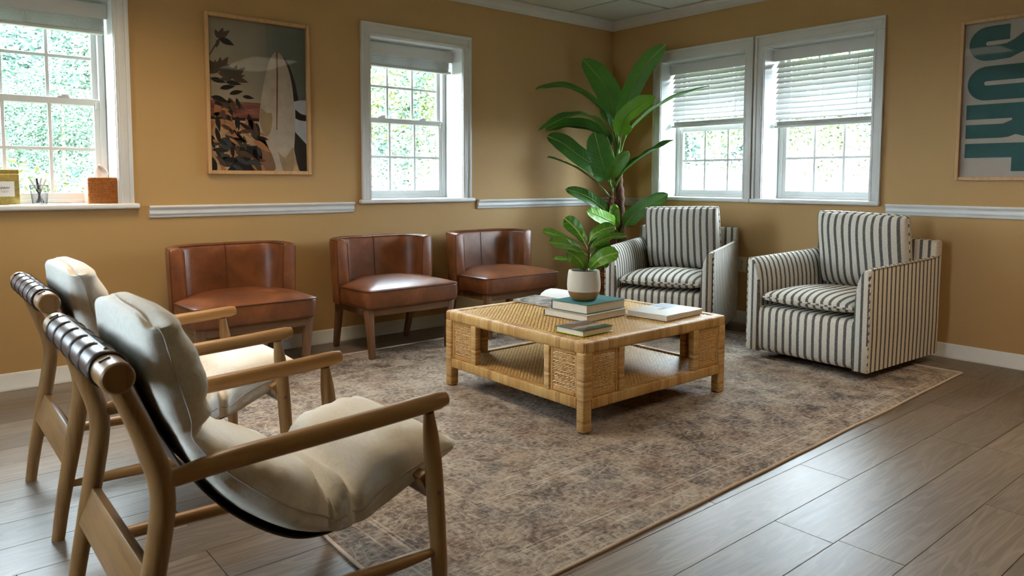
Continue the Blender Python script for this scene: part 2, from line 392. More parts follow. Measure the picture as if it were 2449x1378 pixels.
def spline(pts, n):
    """Catmull-Rom through pts, n samples"""
    P = [Vector(p) for p in pts]; P = [P[0]*2-P[1]]+P+[P[-1]*2-P[-2]]; out = []; m = len(P)-3
    for i in range(n):
        t = i/(n-1)*m; k = min(int(t), m-1); t -= k; a, b, c, d = P[k:k+4]
        out.append(.5*((2*b)+(c-a)*t+(2*a-5*b+4*c-d)*t*t+(3*b-a-3*c+d)*t**3))
    return out
def lerp(xs, ys, x):
    if x <= xs[0]: return ys[0]
    for i in range(len(xs)-1):
        if x <= xs[i+1]: return ys[i]+(ys[i+1]-ys[i])*(x-xs[i])/(xs[i+1]-xs[i])
    return ys[-1]

# ------------------------------------------------------------------ room shell
X0, Y0, H = -7.2, -6.6, 2.44           # far limits of the room behind the camera
TH = .27                               # wall thickness
SILL, HEAD = .942, 2.045
def wall_mesh(a0, a1, holes, fn, H=2.62):
    """slab from a0 to a1 with rectangular holes (lo, hi, z0, z1); fn(a, t, z) -> 3-D, t runs outward"""
    mb = MB(); cuts = sorted(set([a0, a1]+[h for q in holes for h in q[:2]]))
    for lo, hi in zip(cuts[:-1], cuts[1:]):
        zs = [(-.05, H)]
        for q in holes:
            if q[0] <= lo+1e-6 and q[1] >= hi-1e-6: zs = [(-.05, q[2]), (q[3], H)]
        for z0, z1 in zs:
            vs = [fn(a, t, z) for z in (z0, z1) for a, t in ((lo, 0), (hi, 0), (hi, TH), (lo, TH))]
            mb.add(vs, [(3, 2, 1, 0), (4, 5, 6, 7), (0, 1, 5, 4), (1, 2, 6, 5), (2, 3, 7, 6), (3, 0, 4, 7)])
    return mb
fA = lambda a, t, z: (a, t, z)          # wall with the surfboard picture: y = 0, outward +y
fB = lambda a, t, z: (t, a, z)          # wall with the pair of windows: x = 0, outward +x
fC = lambda a, t, z: (X0-t, a, z)
fD = lambda a, t, z: (a, Y0-t, z)
WIN = [(-4.715, -3.945), (-2.40, -1.63)]
WINB = [(-1.327, -.540), (-2.267, -1.481)]
hA = [(a, b, SILL-.02, HEAD) for a, b in WIN]+[(-6.45, -5.66, SILL-.02, HEAD)]
hB = [(a, b, SILL-.02, HEAD) for a, b in WINB]
hC = [(-3.2, -2.4, SILL-.02, HEAD)]
struct('wall_left', wall_mesh(X0-TH, TH, hA, fA), 'wall', smooth=False)
struct('wall_right', wall_mesh(Y0-TH, 0, hB, fB), 'wall', smooth=False)
struct('wall_far_side', wall_mesh(Y0-TH, 0, hC, fC), 'wall', smooth=False)
struct('wall_back', wall_mesh(X0, 0, [], fD), 'wall', smooth=False)

# floor: dark slab with laminate planks
mb = MB().box((X0/2, Y0/2, -.055), (-X0, -Y0, .09))
floor = struct('floor', mb, 'sub', smooth=False)
PW, PL, y = .1905, 1.22, -3.272
seam = y
while seam+PW < 0: seam += PW
rows = []; yy = seam
rows.append((yy, 0.0))
while yy > Y0:
    rows.append((max(yy-PW, Y0), yy)); yy -= PW
pcache = {}
rr = random.Random(3)
for i, (ya, yb) in enumerate(rows):
    if yb-ya < .02: continue
    # joints seen in the photo: x = -2.80 in the row from -3.465, x = -2.30 in the row from -3.265
    mid = (ya+yb)/2
    off = {-3.37: -2.80, -3.18: -2.30, -2.99: -1.62, -3.56: -1.55, -3.75: -2.15}.get(round(mid, 2), None)
    st = (off if off is not None else -rr.random()*PL)
    while st < 0: st += PL
    x = st
    while x > X0:
        xa, xb = max(x-PL, X0), min(x, 0); x -= PL
        if xb-xa < .02: continue
        key = (round(xb-xa, 3), round(yb-ya, 3))
        if key in pcache:
            o = link('plank', pcache[key], floor, ((xa+xb)/2, mid, -.005))
        else:
            m = MB().box((0, 0, 0), (key[0]-.0022, key[1]-.0022, .01))
            o = make('plank', m, 'plank', floor, ((xa+xb)/2, mid, -.005), bevel=.0007, seg=1)
            pcache[key] = o.data

# suspended ceiling
ceil = struct('ceiling', MB().box((X0/2, Y0/2, 2.53), (-X0, -Y0, .06)), 'tile', smooth=False)
TS = .6096; gx = -.595; gy = -.655
xs = [0, ] + [gx-TS*i for i in range(20) if gx-TS*i > X0] + [X0]
ys = [0, ] + [gy-TS*i for i in range(20) if gy-TS*i > Y0] + [Y0]
troffers = [(6, 1), (2, 6)]
tcache = {}
lamp_cells = {(i, j+k) for i, j in troffers for k in (0, 1)}
for i in range(len(xs)-1):
    for j in range(len(ys)-1):
        if (i, j) in lamp_cells: continue
        xb, xa, yb, ya = xs[i], xs[i+1], ys[j], ys[j+1]
        key = (round(xb-xa, 3), round(yb-ya, 3))
        if min(key) < .04: continue
        if key in tcache: link('ceiling_tile', tcache[key], ceil, ((xa+xb)/2, (ya+yb)/2, 2.453))
        else: tcache[key] = make('ceiling_tile', MB().box((0, 0, 0), (key[0]-.010, key[1]-.010, .016)), 'tile', ceil, ((xa+xb)/2, (ya+yb)/2, 2.453), bevel=.003, seg=1).data
for x in xs[1:-1]: make('grid_bar', MB().box((x, Y0/2, 2.4455), (.022, -Y0, .006)), 'grid', ceil, smooth=False)
for y in ys[1:-1]: make('grid_bar', MB().box((X0/2, y, 2.4445), (-X0, .022, .006)), 'grid', ceil, smooth=False)
places = ['above the leather chair under the surfboard picture', 'in front of the teal lettered poster']
for (i, j), pl in zip(troffers, places):
    xb, xa, yb, ya = xs[i], xs[i+1], ys[j], ys[j+2]
    t = empty('ceiling_light', ((xa+xb)/2, (ya+yb)/2, 2.43)); setp(t, 'recessed fluorescent ceiling panel, '+pl, 'ceiling light', 'recessed ceiling panels')
    w_, l_ = xb-xa-.02, yb-ya-.02
    fr = MB()
    for sx in (-1, 1): fr.box((sx*(w_/2-.012), 0, .012), (.024, l_, .022)); fr.box((0, sx*(l_/2-.012), .012), (w_-.05, .024, .021))
    make('frame', fr, 'white', t, smooth=False)
    make('diffuser', MB().box((0, 0, .016), (w_-.05, l_-.05, .006)), 'lampd', t, smooth=False)
    ld = bpy.data.lights.new('panel_light', 'AREA'); ld.shape = 'RECTANGLE'; ld.size = w_-.06; ld.size_y = l_-.06
    ld.energy = LAMP; ld.color = (1, .80, .56); ld.spread = radians(125)
    link('panel_light', ld, t, (0, 0, -.004))

# mouldings: profile in (out from the wall, z)
def mould(name, prof, a0, a1, fn, mat='white'):
    mb = MB(); mb.prism(prof, a0, a1, lambda u, v, t: fn(t, -u, v)); return struct(name, mb, mat, ang=50)
crown = [(0, 2.37), (.010, 2.37), (.014, 2.378), (.022, 2.382), (.030, 2.392), (.040, 2.408), (.052, 2.418), (.064, 2.424), (.070, 2.432), (.070, 2.442), (0, 2.442)]
rail = [(0, .858), (.010, .858), (.014, .864), (.014, .872), (.020, .876), (.022, .886), (.018, .896), (.020, .906), (.030, .912), (.032, .920), (.028, .926), (0, .926)]
base = [(0, 0), (.018, 0), (.018, .014), (.012, .020), (.012, .076), (.008, .086), (0, .088)]
mould('trim_1', crown, X0, 0, fA); mould('trim_2', crown, Y0, 0, fB)
mould('baseboard_left', base, X0, 0, fA); mould('baseboard_right', base, Y0, 0, fB)
mould('baseboard_far_side', base, Y0, 0, fC); mould('baseboard_back', base, X0, 0, fD)
mould('trim_3', rail, -3.80, -2.536, fA); mould('trim_4', rail, -1.497, 0, fA)
mould('trim_5', rail, -.452, 0, fB); mould('trim_6', rail, Y0, -2.381, fB)
mould('trim_7', rail, -5.52, -4.86, fA)

# ------------------------------------------------------------------ windows
CASW = .070
def casing_board(parent, p, q, fn, vertical):
    """flat casing with a raised outer back-band; p, q = (a, z) corners"""
    mb = MB(); (a0, z0), (a1, z1) = p, q
    def bx(a0, a1, z0, z1, t):
        vs = [fn(a, tt, z) for z in (z0, z1) for a, tt in ((a0, -t), (a1, -t), (a1, 0.002), (a0, 0.002))]
        mb.add(vs, [(3, 2, 1, 0), (4, 5, 6, 7), (0, 1, 5, 4), (1, 2, 6, 5), (2, 3, 7, 6), (3, 0, 4, 7)])
    if vertical:
        s = 1 if vertical == 'hi' else -1
        o_ = a1 if s > 0 else a0; i_ = a0 if s > 0 else a1
        bx(min(a0, a1), max(a0, a1), z0, z1, .014); e = sorted((o_, o_-s*.020)); bx(e[0]-.0007, e[1]+.0007, z0-.0005, z1+.0005, .022)
        e = sorted((i_+s*.008, i_+s*.018)); bx(e[0], e[1], z0+.0006, z1-.0006, .017)
    else:
        bx(a0, a1, z0, z1, .014); bx(a0-.0009, a1+.0009, z1-.020, z1+.0007, .0222); bx(a0-.0007, a0+.020, z0+.0003, z1-.0195, .0221); bx(a1-.020, a1+.0007, z0+.0003, z1-.0195, .0221); bx(a0+.055, a1-.055, z0+.008, z0+.018, .017)
    make('casing', mb, 'white', parent, bevel=.003, seg=2)
def box_fn(mb, fn, a0, a1, t0, t1, z0, z1, mi=0):
    vs = [fn(a, t, z) for z in (z0, z1) for a, t in ((a0, t0), (a1, t0), (a1, t1), (a0, t1))]
    mb.add(vs, [(3, 2, 1, 0), (4, 5, 6, 7), (0, 1, 5, 4), (1, 2, 6, 5), (2, 3, 7, 6), (3, 0, 4, 7)], mi); return mb
D0 = .205                                # recess depth up to the window unit
ZM = 1.497
def window(n, a0, a1, fn, left_case=True, sill_lo=None, sill_hi=None, casing=True, make_sill=True):
    root = empty('window_%d' % n, fn((a0+a1)/2, 0, SILL)); root['kind'] = 'structure'
    lo = fn((a0+a1)/2, 0, SILL); base_fn = fn
    fn = lambda a, t, z: tuple(p-q for p, q in zip(base_fn(a, t, z), lo))
    if casing:
        casing_board(root, (a0-CASW, SILL-.002), (a0+.002, HEAD-.002), fn, 'lo')
        casing_board(root, (a1-.002, SILL-.002), (a1+CASW, HEAD-.002), fn, 'hi')
        casing_board(root, (a0-CASW, HEAD-.002), (a1+CASW, HEAD+CASW+.010), fn, None)
    for q in ((a0-.004, a0+.006, SILL-.01, HEAD), (a1-.006, a1+.004, SILL-.01, HEAD)):
        make('jamb', box_fn(MB(), fn, q[0], q[1], -.004, D0+.06, q[2], q[3]), 'vinyl', root, smooth=False)
    make('head_jamb', box_fn(MB(), fn, a0, a1, -.004, D0+.06, HEAD-.008, HEAD+.004), 'vinyl', root, smooth=False)
    if make_sill:
        s0 = sill_lo if sill_lo is not None else a0-CASW-.025; s1 = sill_hi if sill_hi is not None else a1+CASW+.025
        mb = box_fn(MB(), fn, s0, s1, -.042, .0, SILL-.030, SILL)
        make('sill', mb, 'white', root, bevel=.011, seg=4)
    make('sill_board', box_fn(MB(), fn, a0, a1, -.002, D0+.06, SILL-.022, SILL-.0005), 'white', root, smooth=False)
    # vinyl unit
    A0, A1 = a0+.010, a1-.010; Z0, Z1 = SILL, HEAD-.010
    fr = MB()
    box_fn(fr, fn, A0, A0+.030, D0, D0+.07, Z0, Z1); box_fn(fr, fn, A1-.030, A1, D0, D0+.07, Z0, Z1)
    box_fn(fr, fn, A0+.03, A1-.03, D0+.0006, D0+.0694, Z1-.03, Z1-.0006); box_fn(fr, fn, A0+.03, A1-.03, D0+.0006, D0+.0694, Z0+.0006, Z0+.022)
    make('frame', fr, 'vinyl', root, bevel=.002, seg=1)
    for up in (0, 1):
        b0, b1 = A0+.028, A1-.028; t0 = D0+(.036 if up else .008); t1 = t0+.026
        z0, z1 = (ZM-.018, Z1-.028) if up else (Z0+.020, ZM+.020)
        st = .030; rl = .036
        mb = MB(); box_fn(mb, fn, b0, b0+st, t0, t1, z0, z1); box_fn(mb, fn, b1-st, b1, t0, t1, z0, z1)
        box_fn(mb, fn, b0+st, b1-st, t0+.0006, t1-.0006, z0, z0+rl); box_fn(mb, fn, b0+st, b1-st, t0+.0006, t1-.0006, z1-rl, z1)
        sash = make('sash', mb, 'vinyl', root, bevel=.002, seg=1)
        g0, g1, q0, q1 = b0+st, b1-st, z0+rl, z1-rl; tm = (t0+t1)/2
        for k in (1, 2):
            a = g0+(g1-g0)*k/3; make('muntin', box_fn(MB(), fn, a-.009, a+.009, tm-.007, tm+.007, q0, q1), 'vinyl', sash, bevel=.002, seg=1)
        zc = (q0+q1)/2; make('muntin', box_fn(MB(), fn, g0, g1, tm-.0075, tm+.0075, zc-.009, zc+.009), 'vinyl', sash, bevel=.002, seg=1)
        for k in range(3):
            for l in range(2):
                c0 = g0+(g1-g0)*k/3+.004; c1 = g0+(g1-g0)*(k+1)/3-.004; e0 = q0+(q1-q0)*l/2+.004; e1 = q0+(q1-q0)*(l+1)/2-.004
                make('pane', box_fn(MB(), fn, c0, c1, tm-.0015, tm+.0015, e0, e1), 'pane', sash, smooth=False)
        if not up:
            for k in (.25, .75):
                a = b0+(b1-b0)*k
                lk = MB(); box_fn(lk, fn, a-.030, a+.030, t0-.004, t1, z1, z1+.010); box_fn(lk, fn, a-.012, a+.026, t0-.012, t0+.006, z1+.010, z1+.018)
                make('sash_lock', lk, 'vinyl', sash, bevel=.003)
            lt = box_fn(MB(), fn, b1-.022, b1-.008, t0-.010, t0, z1-.055, z1-.015); make('tilt_latch', lt, 'vinyl', sash, bevel=.003)
    return root
window(1, *WIN[0], fA); window(2, *WIN[1], fA)
window(3, *WINB[0], fB, sill_lo=-1.404, sill_hi=-.447); window(4, *WINB[1], fB, sill_lo=-2.345, sill_hi=-1.404)
window(5, -6.45, -5.66, fA); window(6, *hC[0][:2], fC)

def blind(a0, a1, fn, zbot, label, raised=False, group='white slatted window blinds'):
    T = .135; root = empty('window_blind', fn((a0+a1)/2, T, HEAD)); lo = fn((a0+a1)/2, T, HEAD); bf = fn
    setp(root, label, 'blind', group)
    fn = lambda a, t, z: tuple(p-q for p, q in zip(bf(a, t, z), lo))
    b0, b1 = a0+.018, a1-.012
    make('valance', box_fn(MB(), fn, b0-.004, b1+.004, T-.035, T-.018, HEAD-.100, HEAD-.022), 'slat', root, bevel=.004)
    make('head_rail', box_fn(MB(), fn, b0+.01, b1-.01, T-.016, T+.036, HEAD-.060, HEAD-.016), 'slat', root, bevel=.003)
    s0, s1 = b0+.012, b1-.012; ztop = HEAD-.105
    def slat_mesh(tilt, thick=.003, wd=.050):
        mb = MB(); pts = []
        for k in range(5):
            u = (k/4-.5)*wd; bow = .003*(1-(2*u/wd)**2)
            pts.append((u*cos(tilt)+bow*sin(tilt), u*sin(tilt)+bow*cos(tilt)))
        poly = [(p[0], p[1]+thick/2) for p in pts]+[(p[0], p[1]-thick/2) for p in reversed(pts)]
        return poly
    SP = .0078 if raised else .0056
    stack_n = 10 if raised else 5
    stack_h = SP*stack_n
    zb = zbot
    br = box_fn(MB(), fn, s0, s1, T-.026, T+.026, zb, zb+.016); make('bottom_rail', br, 'slat', root, bevel=.003)
    zs = [(zb+.020+SP*k, 0) for k in range(stack_n)]
    if not raised:
        z = zb+.020+stack_h+.030
        while z < ztop+.01: zs.append((z, radians(49))); z += .0378
    else:
        zs += [(zb+.020+stack_h+.006, radians(8)), (zb+.020+stack_h+.016, radians(10))]
    cache = {}
    for z, tl in zs:
        if tl not in cache:
            mb = MB(); poly = slat_mesh(tl)
            mb.prism(poly, s0, s1, lambda u, v, t: fn(t, T+u, HEAD+v))
            o = make('slat', mb, 'slat', root); cache[tl] = o.data; o.location = (0, 0, z-HEAD)
        else: link('slat', cache[tl], root, (0, 0, z-HEAD))
    for k in (.17, .5, .83):
        a = s0+(s1-s0)*k
        for tt in (-.027, .027): make('ladder_cord', MB().tube([fn(a, T+tt, zb+.01), fn(a, T+tt, ztop+.03)], .0012, 6), 'slat', root)
        if raised:
            lp = MB()
            for q in range(3):
                lp.tube([fn(a+.03*cos(x*.5)*(1-q*.2), T-.028, zb+.05+.03*sin(x*.5)+q*.006) for x in range(13)], .0011, 5)
            make('cord_loop', lp, 'slat', root)
    mb = MB(); a = s0+.035; mb.tube([fn(a, T-.03, ztop+.02), fn(a, T-.032, zb-.01 if raised else zb+.16)], .0012, 6)
    mb.lathe([(.003, 0), (.007, .004), (.006, .022), (.002, .028)], 10, fn(a, T-.032, (zb-.03 if raised else zb+.135)))
    make('pull_cord', mb, 'slat', root)
blind(*WIN[0], fA, 1.862, 'blind pulled all the way up over the window with the tissue box', True)
blind(*WIN[1], fA, 1.862, 'blind pulled all the way up beside the surfboard picture', True)
blind(*WINB[0], fB, 1.512, 'half lowered slatted blind behind the tall banana plant')
blind(*WINB[1], fB, 1.462, 'half lowered slatted blind in the window nearest the teal lettered poster')
blind(-6.45, -5.66, fA, 1.862, 'raised blind over the window farther along beyond the gold box', True)
# ------------------------------------------------------------------ rug
def make_rug():
    NL, NR, FR, FL = Vector((-3.955, -3.075)), Vector((-.36, -2.978)), Vector((-.40, -.36)), Vector((-3.90, -.42))
    c = (NL+NR+FR+FL)/4; root = empty('area_rug', (c.x, c.y, 0), .012)
    setp(root, 'large distressed brown and grey oriental rug under the coffee table', 'rug')
    nx, ny = 60, 44; Rm = Matrix.Rotation(-.012, 2); rings = []
    def P(u, v):
        a = NL.lerp(NR, u).lerp(FL.lerp(FR, u), v)
        wob = .006*noise.noise(Vector((u*9, v*9, 1)))
        q = a-c; q = Rm @ q
        if u in (0, 1): q.x += wob
        if v in (0, 1): q.y += wob
        return q
    g = [[P(i/nx, j/ny) for i in range(nx+1)] for j in range(ny+1)]
    mb = MB(); vs = []
    for j in range(ny+1):
        for i in range(nx+1):
            q = g[j][i]; ed = i in (0, nx) or j in (0, ny)
            vs.append((q.x, q.y, .002 if ed else .0075+.0012*noise.noise(Vector((q.x*2, q.y*2, 3)))))
    n = nx+1
    mb.add(vs, [(j*n+i, j*n+i+1, (j+1)*n+i+1, (j+1)*n+i) for j in range(ny) for i in range(nx)])
    make('rug_pile', mb, 'rug', root, ang=80)
    loop = [g[0][i] for i in range(nx+1)]+[g[j][nx] for j in range(1, ny+1)]+[g[ny][i] for i in range(nx-1, -1, -1)]+[g[j][0] for j in range(ny-1, 0, -1)]
    make('edge_binding', MB().tube([(q.x, q.y, .0052) for q in loop], .0055, 6, closed=True), 'bind', root)
make_rug()

# ------------------------------------------------------------------ upholstery helpers
def round_poly(poly, r, n=5):
    out = []; N = len(poly)
    for i in range(N):
        p = Vector(poly[i]); a = Vector(poly[i-1]); b = Vector(poly[(i+1) % N])
        ri = r[i] if isinstance(r, (list, tuple)) else r
        d1 = (a-p); d2 = (b-p); k = min(ri, d1.length*.45, d2.length*.45)
        A = p+d1.normalized()*k; B = p+d2.normalized()*k
        for t in range(n+1):
            t /= n; out.append(A*(1-t)**2+p*2*t*(1-t)+B*t*t)
    return out
def sgp(x, e): return (abs(x)**e)*(1 if x >= 0 else -1)
def pillow(w, d, t, n=26, edge=.18, p=2.6, puff=1.0, crown_lo=1.0, wob=.006, seed=0):
    """closed cushion in local x (w), y (d), z (t); returns verts, faces, seam loop"""
    vs = []; fs = []; idx = {}
    def half(s):
        grid = []
        for j in range(n+1):
            row = []
            for i in range(n+1):
                u = -1+2*i/n; v = -1+2*j/n
                uu = sin(u*pi/2); vv = sin(v*pi/2)
                k = max(0, (1-abs(uu)**p)*(1-abs(vv)**p))**.5
                cut = 1-.035*(abs(uu)*abs(vv))**3
                x = uu*w/2*(1-.02*(1-vv*vv)*abs(uu))*cut; y = vv*d/2*(1-.02*(1-uu*uu)*abs(vv))*cut
                z = s*t/2*(edge+(1-edge)*k*(puff if s > 0 else crown_lo)) if 0 < i < n and 0 < j < n else 0
                z += k*wob*noise.noise(Vector((x*6+seed, y*6, s*3+seed)))
                row.append((x, y, z))
            grid.append(row)
        return grid
    top = half(1); bot = half(-1); seam = []
    for j in range(n+1):
        for i in range(n+1): idx[(0, i, j)] = len(vs); vs.append(top[j][i])
    for j in range(n+1):
        for i in range(n+1):
            if i in (0, n) or j in (0, n): idx[(1, i, j)] = idx[(0, i, j)]
            else: idx[(1, i, j)] = len(vs); vs.append(bot[j][i])
    for j in range(n):
        for i in range(n):
            fs.append((idx[(0, i, j)], idx[(0, i+1, j)], idx[(0, i+1, j+1)], idx[(0, i, j+1)]))
            fs.append((idx[(1, i, j+1)], idx[(1, i+1, j+1)], idx[(1, i+1, j)], idx[(1, i, j)]))
    seam = [vs[idx[(0, i, 0)]] for i in range(n)]+[vs[idx[(0, n, j)]] for j in range(n)]+[vs[idx[(0, i, n)]] for i in range(n, 0, -1)]+[vs[idx[(0, 0, j)]] for j in range(n, 0, -1)]
    return vs, fs, seam

# ------------------------------------------------------------------ striped swivel armchairs
def swivel_chair(loc, rotz, label, seed):
    root = empty('swivel_armchair', loc, rotz); setp(root, label, 'armchair', 'striped swivel armchairs')
    hw, hx = .372, .415; Z0 = .045
    make('swivel_base', MB().lathe([(.05, .0), (.255, .0), (.262, .006), (.262, .016), (.24, .022), (.10, .026), (.10, .05), (.05, .05)], 36), 'dark', root)
    # back frame: stripes run up, outer corners rounded
    plan = round_poly([(-hx, -hw), (-hx+.105, -hw), (-hx+.105, hw), (-hx, hw)], [.03, .02, .02, .03], 4)
    mb = MB(); rings = []; su = []; sv = []
    for z, k in ((Z0, .012), (Z0+.012, 0), (.40, 0), (.700, 0), (.712, .006), (.717, .018)):
        lean = -.012*max(0, (z-.3))/.4
        for p in [plan]:
            rings.append([(q.x+lean+(k if q.x < -hx+.05 else -k), q.y*(1-k), z) for q in p]); su += [q.y for q in p]; sv += [z]*len(p)
    mb.loft(rings, su=su, sv=sv); make('back_frame', mb, 'stripe', root, ang=60)
    # arms: vertical outside, inside flaring out to a slim top
    for s in (-1, 1):
        def sec(h):
            pts = [(hw, Z0), (hw+.004, Z0+.2), (hw+.003, h-.012), (hw-.004, h-.002), (hw-.016, h), (hw-.030, h-.008), (hw-.050, h-.035), (hw-.066, h-.080), (hw-.076, h-.14), (hw-.080, h-.22), (hw-.080, Z0)]
            return pts
        N = 26; rings = []; su = []; sv = []
        for i in range(N+1):
            x = -hx+.03+(2*hx-.03)*i/N; h = .602+.022*((hx-x)/(2*hx))+.012*exp(-((x+hx)/.10)**2)
            if x > hx-.03: h -= .010*((x-hx+.03)/.03)**2
            ring = [(x, s*y, z) for y, z in sec(h)]; rings.append(ring); su += [x]*len(ring); sv += [z for _, z in sec(h)]
        mb = MB(); mb.loft(rings, su=su, sv=sv); arm = make('arm', mb, 'stripe', root, ang=50)
        # arm front: a facing with stripes up
        f = sec(.596); mb = MB(); n = len(f)
        ring0 = [(hx-.004, s*y, z) for y, z in f]; ring1 = [(hx+.010, s*(y-.002*(1 if y > hw-.04 else -1)), z) for y, z in f]
        ring2 = [(hx+.014, s*(hw-.04+(y-hw+.04)*.82), .33+(z-.33)*.985) for y, z in f]
        mb.loft([ring0, ring1, ring2], su=[y for y, z in f]*3, sv=[z for y, z in f]*3); make('arm_front', mb, 'stripe', arm, ang=50)
        path = [(x, s*(hw+.004), .602+.022*((hx-x)/(2*hx))+.012*exp(-((x+hx)/.10)**2)-.004) for x in [-hx+.03+(2*hx-.03)*i/20 for i in range(21)]]
        path += [(hx+.006, s*(hw+.003), .58), (hx+.008, s*(hw+.003), .40), (hx+.006, s*(hw+.002), Z0+.01)]
        mb = MB(); mb.tube(path, .0034, 6)
        mb.su = [p[0]*2.2+p[2]*1.1 for p in mb.v]; mb.sv = [p[2] for p in mb.v]
        make('piping', mb, 'stripe', arm)
    # front border below the seat, bottom edge turned under
    mb = MB(); rings = []; su = []; sv = []; M = 18
    for x, z in ((.20, Z0), (hx-.03, Z0), (hx-.008, Z0+.010), (hx+.004, Z0+.030), (hx+.008, .18), (hx+.006, .28), (hx-.002, .305), (hx-.02, .316), (.20, .318)):
        ring = [(x, -hw+.078+(2*hw-.156)*i/M, z) for i in range(M+1)]; rings.append(ring); su += [q[1] for q in ring]; sv += [q[2]+q[0]*.3 for q in ring]
    mb.loft(rings, closed=False, su=su, sv=sv); make('front_border', mb, 'stripe', root, ang=60)
    deck = MB(); deck.box((0, 0, .19), (.74, .60, .25)); deck.su = [p[1] for p in deck.v]; make('seat_deck', deck, 'dark', root)
    # seat cushion
    def cushion(name, w, d, t, place, seed, **kw):
        vs, fs, seam = pillow(w, d, t, seed=seed, **kw)
        V = [place @ Vector(v) for v in vs]; mb = MB(); mb.add(V, fs, su=[v.y+.004*noise.noise(v*5) for v in V], sv=[a[0] for a in vs])
        o = make(name, mb, 'stripe', root, ang=80)
        S = [place @ Vector(v) for v in seam]; pm = MB(); pm.tube(S, .0050, 6, closed=True)
        L = 0; acc = []
        for i, q in enumerate(S): acc += [L]*6; L += (S[(i+1) % len(S)]-q).length
        pm.su = [a*.9 for a in acc]; pm.sv = [a for a in acc]
        make('piping', pm, 'stripe', o)
        return o
    cushion('seat_cushion', .66, .575, .125, Matrix.Translation((.095, 0, .366)) @ Matrix.Rotation(radians(-1.5), 4, 'Y'), seed, edge=.22, p=2.4, puff=1.25, crown_lo=.75)
    cushion('back_cushion', .47, .560, .19, Matrix.Translation((-.215, 0, .642)) @ Matrix.Rotation(radians(-78), 4, 'Y') @ Matrix.Rotation(radians(1.5*(1 if seed else -1)), 4, 'Z'), seed+5, edge=.30, p=3.0, puff=1.0, wob=.012)
    return root
swivel_chair((-.56, -1.14, .0088), pi+radians(22), 'striped armchair beside the banana plant, turned towards the coffee table', 0)
swivel_chair((-.54, -2.38, .0088), pi-radians(3), 'striped armchair nearest the teal lettered poster, back to the wall', 3)

